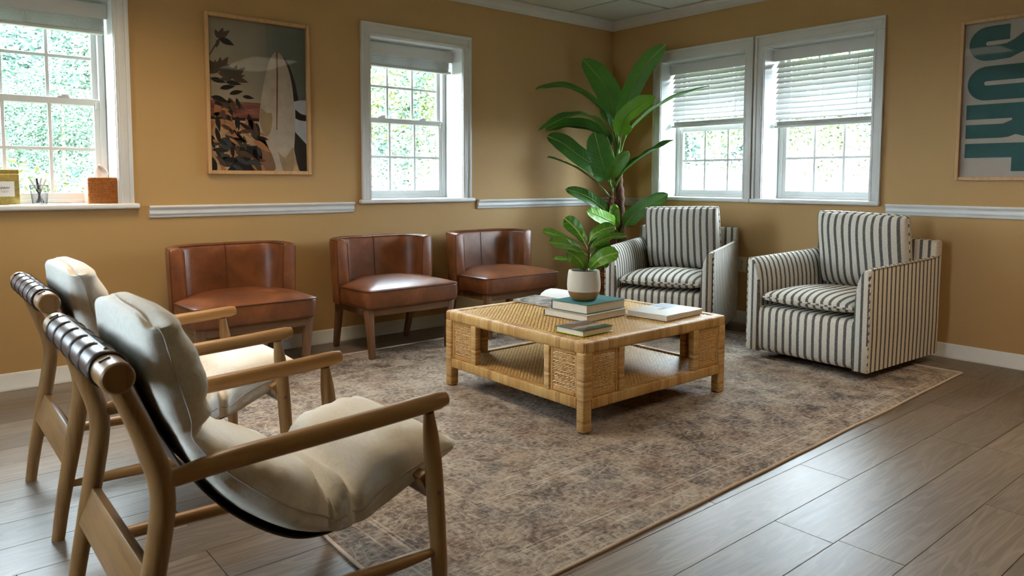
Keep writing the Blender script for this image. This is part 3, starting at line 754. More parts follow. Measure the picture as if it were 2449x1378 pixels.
# ------------------------------------------------------------------ leather chairs
def leather_chair():
    root = empty('leather_chair', (0, 0, 0))
    # U-shaped back
    hw = .312; path = []
    path += [(-hw, -.315+.0150*i) for i in range(5)]
    cx, cy, r = -hw+.14, -.255, .14
    path += [(cx+r*cos(pi-a*pi/2/7), cy+r*sin(a*pi/2/7)) for a in range(0, 8)]
    path = path + [(x, cy+r) for x in (-.11, -.055, 0)]
    path = path + [(-x, y) for x, y in reversed(path[:-1])]
    P = [Vector(p) for p in path]; N = len(P); rings = []
    prof = [(-.037, .306), (-.037, .50), (-.036, .685), (-.030, .700), (-.018, .708), (0, .711), (.018, .708), (.030, .700), (.036, .685), (.037, .50), (.037, .306)]
    for i in range(N):
        a = P[max(i-1, 0)]; b = P[min(i+1, N-1)]; tg = (b-a).normalized(); nr = Vector((-tg.y, tg.x))
        for_end = 0
        ring = []
        for q, z in prof:
            p = P[i]+nr*q; k = (z-.306)/.405
            x = p.x*(.965+.035*k); back = max(0, min(1, (p.y+.33)/.24)); y = p.y-.035*(1-k)*back-.012*back*0
            zz = z-.004*(abs(i-N/2)/(N/2))**2*(1 if z > .6 else 0)
            ring.append((x, y, zz))
        rings.append(ring)
    first = [Vector(v) for v in rings[0]]; c0 = sum(first, Vector())/len(first)
    def inset(rg, dy, s):
        c = sum((Vector(v) for v in rg), Vector())/len(rg); return [tuple(c+(Vector(v)-c)*s+Vector((0, dy, 0))) for v in rg]
    rings = [inset(rings[0], -.010, .95), inset(rings[0], -.006, .99)]+rings+[inset(rings[-1], -.006, .99), inset(rings[-1], -.010, .95)]
    back = make('backrest', MB().loft(rings), 'leather', root, ang=50)
    R2 = rings[2:-2]
    out = lambda rg, k: Vector(rg[k])
    for nm, k in (('piping', 3), ('piping', 7)):
        pth = [Vector(R2[0][0 if k == 3 else 10])+Vector((0, -.006, 0)), Vector(R2[0][1 if k == 3 else 9])+Vector((0, -.006, 0)), Vector(R2[0][2 if k == 3 else 8])+Vector((0, -.005, 0))]
        pth += [Vector(r_[k]) for r_ in R2]
        pth += [Vector(R2[-1][2 if k == 3 else 8])+Vector((0, -.005, 0)), Vector(R2[-1][1 if k == 3 else 9])+Vector((0, -.006, 0)), Vector(R2[-1][0 if k == 3 else 10])+Vector((0, -.006, 0))]
        make('piping', MB().tube(pth, .0036, 6), 'piping', back)
    mid = R2[len(R2)//2]
    k_in = min(range(len(mid)), key=lambda q: mid[q][1])
    lo_side = [v for v in mid if v[1] < -.12]
    make('seam', MB().tube([Vector((0, v[1]-.0005, v[2])) for v in sorted(lo_side, key=lambda v: v[2])], .0028, 6), 'piping', back)
    # T-shaped seat
    T = [(-.330, -.662), (.330, -.662), (.346, -.340), (.270, -.326), (.262, -.21), (.19, -.16), (-.19, -.16), (-.262, -.21), (-.270, -.326), (-.346, -.340)]
    O = round_poly(T, [.045, .045, .03, .02, .06, .06, .06, .06, .02, .03], 5); c = Vector((0, -.345)); rings = []
    def ring(s, z, g=0): return [((c+(q-c)*s).x*(1+g), (c+(q-c)*s).y, z+(.010*(((q.x/.34)**2) if q.y < -.6 else 0) if s > .93 and z > .4 else 0)*0) for q in O]
    for s, z in ((.93, .312), (.975, .316), (.992, .33), (1.0, .365), (.998, .405), (.994, .418)): rings.append(ring(s, z))
    for s in (.985, .95, .88, .78, .66, .52, .36, .18, .04): rings.append(ring(s, .420+.046*(1-s**2.6)**.85))
    seat = make('seat', MB().loft(rings), 'leather', root, ang=70)
    make('piping', MB().tube([(q[0], q[1], .4195) for q in ring(.997, 0)], .004, 6, closed=True), 'piping', seat)
    # wooden base
    for nm, a, b in (('rail', (-.285, -.612, .290), (.285, -.612, .290)), ('rail', (-.285, -.19, .288), (.285, -.19, .288))):
        make(nm, MB().bar(a, b, .024, .048), 'cwoodx', root, bevel=.003)
    for s in (-1, 1): make('rail', MB().bar((s*.288, -.60, .290), (s*.283, -.19, .290), .024, .048), 'cwood', root, bevel=.003)
    for s in (-1, 1):
        make('leg', MB().bar((s*.292, -.604, .313), (s*.270, -.605, .0), .046, .046, .033, .033, up=(0, 1, 0)), 'cwood', root, bevel=.004)
        make('leg', MB().bar((s*.275, -.205, .312), (s*.262, -.118, .0), .044, .044, .032, .032, up=(0, 1, 0)), 'cwood', root, bevel=.004)
    return root
lc = leather_chair()
for i, (x, y, rz, lb) in enumerate(((-3.440, -.015, 0, 'brown leather chair below the surfboard picture, behind the oak armchairs'),
                               (-2.478, -.015, radians(0), 'brown leather chair below the narrow single window, middle of the three'),
                               (-1.590, -.015, 0, 'brown leather chair closest to the room corner, behind the rattan table'))):
    o = lc if i == 0 else copy_tree(lc)
    o.location = (x, y, .0); o.rotation_euler = (0, 0, rz); setp(o, lb, 'chair', 'brown leather chairs along the wall')

# ------------------------------------------------------------------ oak sling armchairs
def sling_chair():
    root = empty('sling_armchair', (0, 0, 0)); hw = .2825
    rear = spline([(0, 0, 0), (.018, 0, .12), (.052, 0, .30), (.074, 0, .43), (.073, 0, .495), (.056, 0, .56), (.034, 0, .625), (.006, 0, .695)], 30)
    for s in (-1, 1):
        pts = [Vector((p.x, s*hw, p.z)) for p in rear]
        rad = [.0175+.006*min(1, p.z/.3)-.004*max(0, (p.z-.55)/.15) for p in pts]
        leg = make('leg', MB().tube(pts, rad, 14, flat=.92), 'oakz', root)
        fl = [(.718, 0), (.713, .12), (.705, .25), (.698, .36), (.690, .44), (.684, .505)]; fr = [.0165, .021, .0225, .0225, .0205, .0135]
        P = spline([(x, s*hw, z) for x, z in fl], 22)
        make('leg', MB().tube(P, [lerp([a[1] for a in fl], fr, p.z) for p in P], 14), 'oakz', root)
        A = spline([(.062, s*hw, .490), (.20, s*hw, .506), (.40, s*hw, .514), (.60, s*hw, .523), (.735, s*hw, .531)], 24)
        ar = [lerp([0, .1, .3, .85, .985, 1], [.012, .019, .0225, .0225, .0215, .017], i/23) for i in range(24)]
        make('armrest', MB().tube(A, ar, 14), 'oakx', root)
        S = [Vector((.030, s*hw, .163)).lerp(Vector((.706, s*hw, .150)), i/15) for i in range(16)]
        make('stretcher', MB().tube(S, [lerp([0, .12, .5, .88, 1], [.010, .016, .018, .016, .010], i/15) for i in range(16)], 12), 'oakx', root)
        make('peg', MB().lathe([(.0001, .0026), (.004, .002), (.0065, 0), (.0065, -.01)], 14), 'cwood', root, (.700, s*(hw+.0225), .304)).rotation_euler = (radians(-90*s), 0, 0)
    Ry = Matrix.Rotation(radians(-22), 3, 'Y')
    make('back_rail', MB().box((.045, 0, .262), (.024, 2*hw-.02, .092), R=Matrix.Rotation(radians(20), 3, 'Y')), 'oaky', root, bevel=.004)
    make('front_rail', MB().box((.692, 0, .315), (.026, 2*hw-.02, .075), R=Matrix.Rotation(radians(-28), 3, 'Y')), 'oaky', root, bevel=.004)
    # dowel across the top with the leather wrapped round it
    dz = .716; dx = -.002
    make('dowel', MB().lathe([(.0001, -.325), (.026, -.325), (.0295, -.321), (.0300, -.30), (.0300, .30), (.0295, .321), (.026, .325), (.0001, .325)], 24, cap=False), 'oaky', root, (dx, 0, dz)).rotation_euler = (radians(90), 0, 0)
    n = 5; W = .475
    for k in range(n):
        y0 = -W/2+W*k/n; y1 = y0+W/n-.010
        pr = [(.0302, y0), (.0328, y0+.003), (.0334, y0+.012), (.0334, y1-.012), (.0328, y1-.003), (.0302, y1)]
        make('leather_wrap', MB().lathe(pr, 24, cap=False), 'band', root, (dx, 0, dz)).rotation_euler = (radians(90), 0, 0)
    for k in range(n+1):
        y = -W/2+W*k/n-.005
        make('cord_ring', MB().tube([(dx+.0325*cos(a*pi/10), y+.0015*sin(a), dz+.0325*sin(a*pi/10)) for a in range(20)], .0036, 6, closed=True), 'sling', root)
    for s in (-1, 1):
        make('slot', MB().box((dx-.012, s*.275, dz+.0278), (.020, .007, .004), R=Matrix.Rotation(radians(-22), 3, 'Y')), 'dark', root, smooth=False)
    # hanging sling
    sp = spline([(.0, 0, .749), (.028, 0, .728), (.046, 0, .68), (.072, 0, .605), (.105, 0, .540), (.142, 0, .470), (.198, 0, .392), (.262, 0, .328), (.340, 0, .272), (.425, 0, .237), (.50, 0, .226), (.58, 0, .246), (.645, 0, .278), (.690, 0, .315), (.705, 0, .345)], 60)
    rings = []
    for i, p in enumerate(sp):
        t = (sp[min(i+1, 59)]-sp[max(i-1, 0)]).normalized(); nn = Vector((-t.z, 0, t.x))
        w = lerp([0, .60, .72, 1], [.208, .208, .165, .165], i/59)
        p = p+Vector((0, 0, .004))
        rings.append([p+Vector((0, -w, 0)), p+Vector((0, w, 0)), p+nn*-.004+Vector((0, w, 0)), p+nn*-.004+Vector((0, -w, 0))])
    make('sling', MB().loft(rings), 'sling', root, ang=30)
    # one long cushion folded into back, lumbar roll and seat
    B = [(.078, .806), (.064, .798), (.058, .772), (.064, .70), (.084, .63), (.108, .572), (.126, .537), (.155, .475), (.20, .41), (.26, .345), (.34, .285), (.42, .249), (.46, .240), (.50, .237), (.53, .242), (.58, .258), (.64, .283), (.70, .312), (.755, .345), (.792, .370), (.806, .386)]
    Fr = [(.088, .810), (.118, .806), (.146, .778), (.170, .715), (.190, .645), (.196, .588), (.180, .548), (.228, .512), (.285, .474), (.345, .438), (.402, .402), (.435, .376), (.452, .338), (.488, .366), (.512, .344), (.556, .398), (.612, .422), (.682, .431), (.745, .424), (.790, .402), (.806, .392)]
    NS = 110; Bs = spline([(x, 0, z) for x, z in B], NS); Fs = spline([(x, 0, z) for x, z in Fr], NS); K = 40; rings = []; sideP = {-1: [], 1: []}
    for i in range(NS):
        s = i/(NS-1); m = (Bs[i]+Fs[i])/2; h = (Fs[i]-Bs[i])/2
        W = .240*(1-.055*exp(-((s-.27)/.035)**2)-.05*exp(-((s-.58)/.03)**2)-.05*exp(-((s-.68)/.025)**2))
        W *= min(1, .90+1.6*min(s, 1-s))
        ring = []
        ex = .26 if s < .27 else .36
        for k in range(K):
            a = 2*pi*k/K+.0001; cy = sgp(cos(a), ex); cn = sgp(sin(a), (.55 if s < .27 else .75) if sin(a) > 0 else .40)
            pf = 1+.16*(1-cy*cy)*(1 if cn > 0 else 0)*min(1, 12*s*(1-s))
            p = m+h*cn*pf+Vector((0, W*cy, 0))
            wr = .0085*noise.noise(Vector((p.x*11, p.y*9, p.z*11)))+.0080*noise.noise(Vector((s*38, p.y*4, 2)))*min(1, abs(cy)**2+.2)
            wr += .010*noise.noise(Vector((s*70, p.y*5, 7)))*(exp(-((s-.29)/.05)**2)+exp(-((s-.60)/.07)**2))
            hn = h.normalized() if h.length > 1e-6 else Vector((0, 0, 1))
            p = p+hn*wr*(1 if cn > 0 else .2)*min(1, 14*s*(1-s))+Vector((0, wr*.5*sgp(cy, 1), 0))
            sag = max(0, 1-s/.14)*abs(cy)**5
            p = p+Vector((0, -.012*sgp(cy, 1)*sag, -.030*sag))
            ring.append(p)
        rings.append(ring)
        for sd in (-1, 1): sideP[sd].append(m-h*.10+Vector((0, sd*(W+.0016-.012*max(0, 1-s/.14)), -.030*max(0, 1-s/.14))))
    cu = make('cushion', MB().loft(rings), 'linen', root, ang=80)
    for sd in (-1, 1): make('seam', MB().tube(sideP[sd][3:-3], .0016, 5), 'seam', cu)
    return root
sl = sling_chair()
for i, (loc, lb) in enumerate((((-4.56, -1.693, 0), 'oak armchair with cream cushion further from the camera, by the leather chairs'),
                               ((-4.595, -2.703, 0), 'oak armchair with cream cushion in the foreground, nearest the camera'))):
    o = sl if i == 0 else copy_tree(sl)
    o.location = loc; setp(o, lb, 'armchair', 'oak sling armchairs with cream cushions')

# ------------------------------------------------------------------ rattan coffee table
def coffee_table():
    root = empty('coffee_table', (-2.2155, -1.845, .0088)); setp(root, 'square honey coloured rattan coffee table with open shelf', 'coffee table')
    h = .505; L = .050; TZ = .3915
    def rbox(name, c, d, mat, parent=root, bev=.010): return make(name, MB().box(c, d), mat, parent, bevel=bev, seg=3)
    # top rails, lower rails
    for s in (-1, 1):
        rbox('top_rail', (0, s*(h-.0275), TZ-.0275), (2*h, .055, .055), 'ratx', bev=.014)
        rbox('top_rail', (s*(h-.0275), 0, TZ-.0276), (.0552, 2*h-.06, .0552), 'raty', bev=.014)
        rbox('lower_rail', (0, s*(h-.018), .122), (2*h-2*L, .034, .048), 'ratx', bev=.007)
        rbox('lower_rail', (s*(h-.018), 0, .122), (.034, 2*h-2*L, .048), 'raty', bev=.007)
    # legs and posts of the four corner boxes
    c = .255                                # side of a corner box
    for sx in (-1, 1):
        for sy in (-1, 1):
            rbox('leg', (sx*(h-L/2), sy*(h-L/2), .174), (L, L, .348), 'ratz', bev=.010)
            rbox('post', (sx*(h-c+.018), sy*(h-.020), .245), (.036, .036, .202), 'ratz', bev=.006)
            rbox('post', (sx*(h-.020), sy*(h-c+.018), .245), (.036, .036, .202), 'ratz', bev=.006)
    # cane panels: real strands, one mesh shared by all eight
    w = c-L-.036; hh = .198; mb = MB()
    def ribbon(path, wd, th, nrm, mi=0):
        P = [Vector(p) for p in path]; nrm = Vector(nrm); rg = []
        for i, p in enumerate(P):
            t = (P[min(i+1, len(P)-1)]-P[max(i-1, 0)]).normalized(); sd = t.cross(nrm).normalized()
            rg.append([p-sd*wd/2, p+nrm*th, p+sd*wd/2])
        mb.loft(rg, closed=True, cap0=False, cap1=False, mi=mi)
    nv, nh = 17, 22; z0 = -hh/2; x0 = -w/2
    for k in range(nv):
        x = x0+.016+(w-.032)*k/(nv-1); ribbon([(x+.0006*sin(k*3+j), -.0016*cos(j*pi), z0+hh*j/nh) for j in range(nh+1)], .0040, .0016, (0, -1, 0))
    for k in range(nh):
        z = z0+.018+(hh-.036)*k/(nh-1); ribbon([(x0+w*j/(nv*1.0), .0018*cos(j*pi+k*pi), z+.0004*sin(j+k)) for j in range(nv+1)], .0052, .0018, (0, -1, 0), 1)
    fr = MB()
    for s in (-1, 1):
        fr.box((s*(w/2-.008), .001, 0), (.016, .010, hh)); fr.box((0, .001, s*(hh/2-.0095)), (w-.032, .0094, .018))
    first = None; fdat = None
    for sx in (-1, 1):
        for sy in (-1, 1):
            ctr = h-L-w/2
            for pos, rz in (((sx*ctr, sy*(h-.014), .246), 0 if sy < 0 else pi), ((sx*(h-.014), sy*ctr, .246), pi/2 if sx > 0 else -pi/2)):
                if first is None:
                    pf = make('panel_frame', fr, 'raty', root, bevel=.002, seg=1); cp = make('cane_panel', mb, ['cane', 'cane'], pf, ang=60); first, fdat = pf.data, cp.data
                else: pf = link('panel_frame', first, root); link('cane_panel', fdat, pf)
                pf.location = pos; pf.rotation_euler = (0, 0, rz)
    # woven top and shelf
    def weave(name, half, z, step, mats):
        m = MB(); n = int(2*half/step)
        def rib(path, wd, th, mi):
            P = [Vector(p) for p in path]; rg = []
            for i, p in enumerate(P):
                t = (P[min(i+1, len(P)-1)]-P[max(i-1, 0)]).normalized(); sd = Vector((-t.y, t.x, 0)).normalized()
                rg.append([p-sd*wd/2, p+Vector((0, 0, th)), p+sd*wd/2])
            m.loft(rg, closed=False, mi=mi)
        for k in range(n):
            v = -half+step*(k+.5)
            rib([(-half+step*j, v, z+.0016*cos(j*pi+k*pi)) for j in range(n+1)], step*.86, .0016, 0)
            rib([(v, -half+step*j, z-.0016*cos(j*pi+k*pi)-.001) for j in range(n+1)], step*.50, .0010, 1)
        b = MB().box((0, 0, z-.008), (2*half, 2*half, .006)); m.add(b.v, b.f, 1)
        return make(name, m, mats, root, ang=60)
    weave('woven_top', h-.052, TZ-.0045, .0118, ['cane', 'cane2'])
    weave('woven_shelf', h-.034, .138, .0118, ['cane', 'cane2'])
coffee_table()

# ------------------------------------------------------------------ books on the table
TOP = .4005
def book(name, label, loc, rot, w, d, t, cover, spine, sp_side='+y', pages='pages', marks=None, back=None):
    """w along x, d along y; spine on the given side"""
    root = empty(name, loc, rot); setp(root, label, 'book')
    b = .0028
    make('page_block', MB().box((0, 0, t/2), (w-.008, d-.008, t-2*b)), pages, root, smooth=False)
    make('front_cover', MB().box((0, 0, t-b/2), (w, d, b)), cover, root, bevel=.0008, seg=1)
    make('back_cover', MB().box((0, 0, b/2), (w, d, b)), back or spine, root, bevel=.0008, seg=1)
    s = -1 if sp_side == '-y' else 1
    make('spine', MB().box((0, s*(d/2-.0008), t/2), (w-.0008, .004, t-.0006)), spine, root, bevel=.0012, seg=1)
    return root
book('book', 'beige cloth book at the bottom of the stack under the planter', (-2.255, -1.895, TOP), radians(4), .302, .285, .030, 'beige', 'maroon', back='beige')
book('book', 'thick teal hardback book directly under the white planter', (-2.228, -1.893, TOP+.0302), radians(4), .300, .232, .0448, 'teal', 'teal')
bk = book('book', 'small picture book with lime green edges at the near table corner', (-2.552, -2.182, TOP), radians(2.5), .198, .165, .026, 'teal', 'lime', back='lime')
def cover_photo():
    t = NT('landscape_cover_photo'); tc = t.n('ShaderNodeTexCoord'); s = t.n('ShaderNodeSeparateXYZ', {0: tc.outputs['Object']})
    n1 = t.noise(tc.outputs['Object'], 26, 5, .65); v = t.math('ADD', s.outputs[1], t.math('MULTIPLY', n1.outputs[0], .09))
    c = t.ramp(t.math('ADD', t.math('MULTIPLY', v, 5.2), .28), [(.05, (.018, .030, .014)), (.30, (.030, .050, .022)), (.44, (.42, .36, .29)), (.52, (.12, .058, .028)), (.70, (.15, .075, .035)), (.84, (.10, .085, .03)), (.93, (.22, .34, .62))])
    return t.out(c.outputs[0], .3, .5)
ph = MB().box((0, 0, .0263), (.196, .163, .0006)); make('cover_photo', ph, cover_photo(), bk, smooth=False)
wb = book('book', 'white coffee table book lying alone near the striped chairs', (-1.940, -2.145, TOP), radians(4), .312, .236, .027, 'whitec', 'whitec', '-y')
make('cover_image', MB().box((.09, .055, .0272), (.12, .10, .0005)), 'bluep', wb, smooth=False)
lm = MB()
for k in range(26):
    x = -.028+.0032*k; lm.box((x+.0004*(k % 3), .012+.006*(k % 2)+.004*sin(k*1.7), .0273), (.0014, .012+.006*((k*7) % 3), .0004))
m_ = make('cover_drawing', lm, 'orangep', wb, smooth=False)
rs = random.Random(5); tx = MB(); x = -.085
while x < .115:
    ww = rs.choice((.0035, .006, .008)); tx.box((x+ww/2, -.1182, .0135), (ww, .0006, rs.choice((.009, .012, .012)))); x += ww+.0035
make('spine_lettering', tx, 'greyprint', wb, smooth=False)
tx = MB(); tx.box((-.122, -.1182, .016), (.030, .0005, .0022)); tx.box((-.126, -.1182, .011), (.022, .0005, .0022)); tx.box((.138, -.1182, .014), (.016, .0005, .004)); make('spine_small_print', tx, 'greyprint', wb, smooth=False)
# open magazine
mg = empty('open_magazine', (-2.05, -1.475, TOP), radians(4)); setp(mg, 'open magazine with one white page curling up behind the book stack', 'magazine')
def leafsheet(pts, d, th=.0012):
    mb = MB(); rg = []
    for x, z in pts: rg.append([(x, -d/2, z), (x, d/2, z), (x, d/2, z+th), (x, -d/2, z+th)])
    return mb.loft(rg)
def mag_photo():
    t = NT('grey_magazine_photo'); v = t.coord(); n1 = t.noise(v, 14, 5, .65, 1.0)
    c = t.ramp(n1, [(.34, (.05, .045, .042)), (.46, (.20, .185, .175)), (.58, (.46, .42, .38)), (.68, (.62, .60, .58))])
    return t.out(c.outputs[0], .35, .4)
PG = [(0, .002), (.01, .008), (.03, .012), (.07, .0115), (.13, .009), (.20, .006), (.212, .005)]
make('pages', MB().box((-.105, 0, .003), (.205, .285, .006)), 'paper', mg, bevel=.001)
make('pages', MB().box((.105, 0, .003), (.205, .285, .006)), 'paper', mg, bevel=.001)
make('left_page', leafsheet([(-x, z+.003) for x, z in PG], .283), mag_photo(), mg)
make('right_page', leafsheet([(x, z+.003) for x, z in PG], .283), 'paper', mg)
make('curled_page', leafsheet([(.004, .006), (.02, .022), (.055, .036), (.10, .040), (.15, .033), (.185, .020)], .281, .0008), 'paper', mg)

# ------------------------------------------------------------------ plants
VIEW = Vector((-.64, -.76, .10)).normalized()
def leaf_mesh(P, w, face, prof, n=22, m=8, fold=.25, ripple=.006, seed=0, start=.22):
    """leaf blade swept along spline P; face mixes an upward and a room-facing normal"""
    S = spline(P, n+1); mb = MB(); rings = []; su = []; sv = []
    i0 = int(n*start); acc = 0
    nrm = (Vector((0, 0, 1))*(1-face)+VIEW*face).normalized()
    for i in range(i0, n+1):
        t = (S[min(i+1, n)]-S[max(i-1, 0)]).normalized(); sd = t.cross(nrm)
        if sd.length < 1e-3: sd = t.cross(Vector((1, 0, 0)))
        sd.normalize(); up = sd.cross(t).normalized(); f = (i-i0)/(n-i0); hw = w/2*prof(f); ring = []
        if i > i0: acc += (S[i]-S[i-1]).length
        for k in range(-m//2, m//2+1):
            q = k/(m/2); rp = ripple*noise.noise(Vector((f*7+seed, q*1.5, seed*1.3)))*abs(q)
            ring.append(S[i]+sd*hw*q+up*(fold*hw*abs(q)**1.3+rp)); su.append(hw*q); sv.append(acc)
        rings.append(ring)
    th = [[p for p in r] for r in rings]
    # give the blade a thin body: upper and lower skin
    low = [[p-nrm*.0011 for p in r] for r in rings]
    full = [r+list(reversed(l)) for r, l in zip(th, low)]
    su2 = []; sv2 = []; c = m+1
    for i in range(len(rings)):
        a = su[i*c:(i+1)*c]; b = sv[i*c:(i+1)*c]; su2 += a+list(reversed(a)); sv2 += b+list(reversed(b))
    mb.loft(full, su=su2, sv=sv2); return mb, S, i0
BAN = lambda f: max(.02, (min(1, f/.16))**.6*(1-max(0, (f-.55)/.45)**2.4)**.6)
FID = lambda f: max(.02, (.42+.58*min(1, f/.6)**1.2 if f > .08 else .1+.32*f/.08)*(1-max(0, (f-.72)/.28)**2.2)**.6)
BANANA = [([(-0.024, 0.03, 1.301), (0.029, 0.036, 1.559), (0.05, -0.062, 1.823), (0.087, -0.179, 2.01), (0.136, -0.313, 2.136)], 0.135, 0.9, 0), ([(-0.029, 0.034, 1.301), (-0.022, 0.091, 1.56), (0.003, 0.154, 1.754), (-0.046, 0.224, 1.911), (-0.187, 0.291, 2.065)], 0.185, 1, 0), ([(-0.035, 0.038, 1.284), (-0.113, 0.063, 1.553), (-0.278, 0.125, 1.721), (-0.477, 0.195, 1.798), (-0.689, 0.305, 1.778)], 0.115, 0.35, 0), ([(-0.019, 0.025, 1.301), (-0.072, -0.047, 1.449), (-0.117, -0.129, 1.561), (-0.1, -0.241, 1.643), (-0.025, -0.348, 1.717)], 0.14, 0.65, 1), ([(-0.015, 0.02, 1.278), (0.001, -0.044, 1.435), (0.071, -0.179, 1.588), (0.125, -0.384, 1.702), (0.23, -0.66, 1.791)], 0.085, 0.2, 0), ([(-0.048, 0.043, 1.233), (-0.197, 0.033, 1.464), (-0.389, 0.034, 1.569), (-0.593, 0.072, 1.544), (-0.803, 0.146, 1.436)], 0.1, 0.3, 0), ([(-0.043, 0.039, 1.233), (-0.066, 0.112, 1.381), (-0.202, 0.197, 1.495), (-0.419, 0.276, 1.506), (-0.568, 0.318, 1.458)], 0.12, 0.5, 0), ([(-0.07, 0.044, 1.045), (-0.168, 0.069, 1.13), (-0.341, 0.161, 1.26), (-0.454, 0.239, 1.363), (-0.56, 0.307, 1.418)], 0.135, 0.85, 0), ([(-0.079, 0.049, 1.018), (-0.181, 0.011, 1.096), (-0.261, -0.017, 1.205), (-0.31, -0.016, 1.335), (-0.325, 0.008, 1.447)], 0.175, 1, 0), ([(-0.079, 0.048, 1.011), (-0.235, -0.075, 1.086), (-0.271, -0.169, 1.163), (-0.259, -0.225, 1.227), (-0.234, -0.266, 1.291)], 0.095, 0.9, 0), ([(-0.058, 0.031, 1.011), (-0.091, -0.087, 1.126), (-0.051, -0.216, 1.231), (-0.004, -0.352, 1.314), (0.052, -0.472, 1.376)], 0.085, 0.3, 0), ([(-0.088, 0.048, 0.926), (-0.203, 0.09, 1.045), (-0.361, 0.168, 1.163), (-0.487, 0.227, 1.218), (-0.581, 0.282, 1.251)], 0.05, 0.12, 0), ([(-0.091, 0.033, 0.738), (-0.152, 0.052, 0.821), (-0.265, 0.09, 0.911), (-0.355, 0.144, 0.961), (-0.452, 0.202, 0.995)], 0.095, 0.8, 0), ([(-0.035, -0.024, 0.636), (-0.068, -0.118, 0.73), (-0.033, -0.217, 0.827), (0.028, -0.314, 0.898), (0.082, -0.405, 0.962)], 0.115, 0.75, 0), ([(-0.067, -0.002, 0.585), (-0.16, -0.071, 0.695), (-0.181, -0.084, 0.78), (-0.181, -0.079, 0.83), (-0.179, -0.077, 0.88)], 0.075, 1, 1), ([(-0.055, -0.01, 0.602), (-0.221, -0.122, 0.716), (-0.329, -0.132, 0.76), (-0.426, -0.112, 0.801), (-0.504, -0.084, 0.828)], 0.11, 0.7, 1)]
FIDDLE = [([(0.03, -0.002, 0.245), (-0.055, 0.048, 0.298), (-0.115, 0.088, 0.326), (-0.172, 0.125, 0.345)], 0.055, 0.45), ([(0.027, 0.001, 0.253), (0.043, 0.058, 0.308), (0.034, 0.11, 0.361), (0.004, 0.153, 0.405)], 0.075, 0.9), ([(0.03, 0.001, 0.276), (0.031, -0.035, 0.326), (0.083, -0.062, 0.355), (0.139, -0.081, 0.366)], 0.075, 0.45), ([(0.03, -0.002, 0.245), (0.097, -0.002, 0.283), (0.172, -0.024, 0.308), (0.248, -0.061, 0.311)], 0.06, 0.35), ([(0.026, -0.001, 0.219), (-0.063, -0.027, 0.26), (-0.152, -0.016, 0.287), (-0.229, 0.011, 0.299)], 0.085, 0.5), ([(0.021, -0.0, 0.186), (-0.019, 0.061, 0.2), (-0.059, 0.095, 0.2), (-0.098, 0.127, 0.198)], 0.05, 0.3), ([(0.019, -0.003, 0.136), (-0.047, -0.035, 0.185), (-0.093, -0.032, 0.227), (-0.14, -0.016, 0.252)], 0.085, 0.8), ([(0.022, -0.006, 0.136), (-0.004, -0.071, 0.186), (0.017, -0.123, 0.226), (0.071, -0.167, 0.246)], 0.08, 0.7), ([(0.028, -0.005, 0.192), (0.093, 0.008, 0.223), (0.161, 0.006, 0.24), (0.202, -0.015, 0.244)], 0.07, 0.4), ([(0.031, -0.002, 0.255), (0.105, 0.041, 0.263), (0.165, 0.046, 0.287), (0.213, 0.035, 0.318)], 0.07, 0.8), ([(0.028, -0.006, 0.186), (0.097, 0.014, 0.175), (0.145, 0.012, 0.168), (0.177, -0.001, 0.171)], 0.06, 0.5)]
bp = empty('banana_plant', (-.305, -.40, .0088)); setp(bp, 'tall artificial banana plant with broad green leaves in the room corner', 'plant')
for i, (P, w_, fc, mi) in enumerate(BANANA):
    mb, S, i0 = leaf_mesh(P, w_*1.12, fc, BAN, seed=i, fold=.18 if fc > .6 else .45, ripple=.016)
    lf = make('leaf', mb, 'bananal' if mi else 'banana', bp, ang=75)
    pts = S[:i0+2]; make('leaf_stalk', MB().tube(pts, [.011-.006*k/(len(pts)-1) for k in range(len(pts))], 8), 'stalk', lf)
    rb = S[i0:]; make('midrib', MB().tube([p+VIEW*.002 for p in rb], [.0048*(1-.8*k/(len(rb)-1)) for k in range(len(rb))], 6), 'stalk', lf)
tr = spline([(.005, .0, .30), (.0, 0, .55), (-.008, .004, .8), (-.02, .012, 1.03), (-.03, .03, 1.22)], 40)
make('trunk', MB().tube(tr, [.036+.004*sin(k*1.9)+.003*sin(k*.8)-.006*k/39 for k in range(40)], 14), 'bark', bp)
t2 = spline([(-.05, .02, .30), (-.068, .03, .55), (-.082, .040, .75), (-.078, .046, .98)], 30)
make('stem', MB().tube(t2, [.032+.004*sin(k*2.3)-.012*k/29 for k in range(30)], 12), 'sheath', bp)
make('green_core', MB().tube([(-.030, .03, 1.17), (-.028, .032, 1.32), (-.024, .033, 1.46)], [.034, .024, .006], 10), 'stalk', bp)
make('green_core', MB().tube([(-.078, .046, .93), (-.072, .046, 1.03), (-.066, .044, 1.10)], [.022, .016, .005], 10), 'stalk', bp)
for k in range(7):
    a = k*.95; x, y = -.078+.026*cos(a), .042+.026*sin(a)
    make('sheath', leaf_mesh([(x*.9, y*.9, .70), (x, y, .80), (x+.018*cos(a), y+.018*sin(a), .87), (x+.045*cos(a), y+.045*sin(a), .91)], .030, .5, BAN, n=10, m=4, start=0)[0], 'sheath', bp)
make('pot_basket', MB().lathe([(.001, .0), (.125, .0), (.15, .015), (.165, .12), (.172, .20), (.168, .29), (.160, .315), (.148, .315), (.150, .28), (.001, .28)], 36), 'wicker', bp)
bw = MB()
for k in range(22):
    z = .015+.0136*k; r_ = lerp([0, .12, .2, .31], [.150, .167, .174, .166], z)
    bw.tube([((r_+.004*(1 if (j+k) % 2 else -1))*cos(2*pi*j/36), (r_+.004*(1 if (j+k) % 2 else -1))*sin(2*pi*j/36), z) for j in range(36)], .0068, 5, closed=True)
w_o = make('basket_weave', bw, 'wicker', bp); w_o['kind'] = 'stuff'
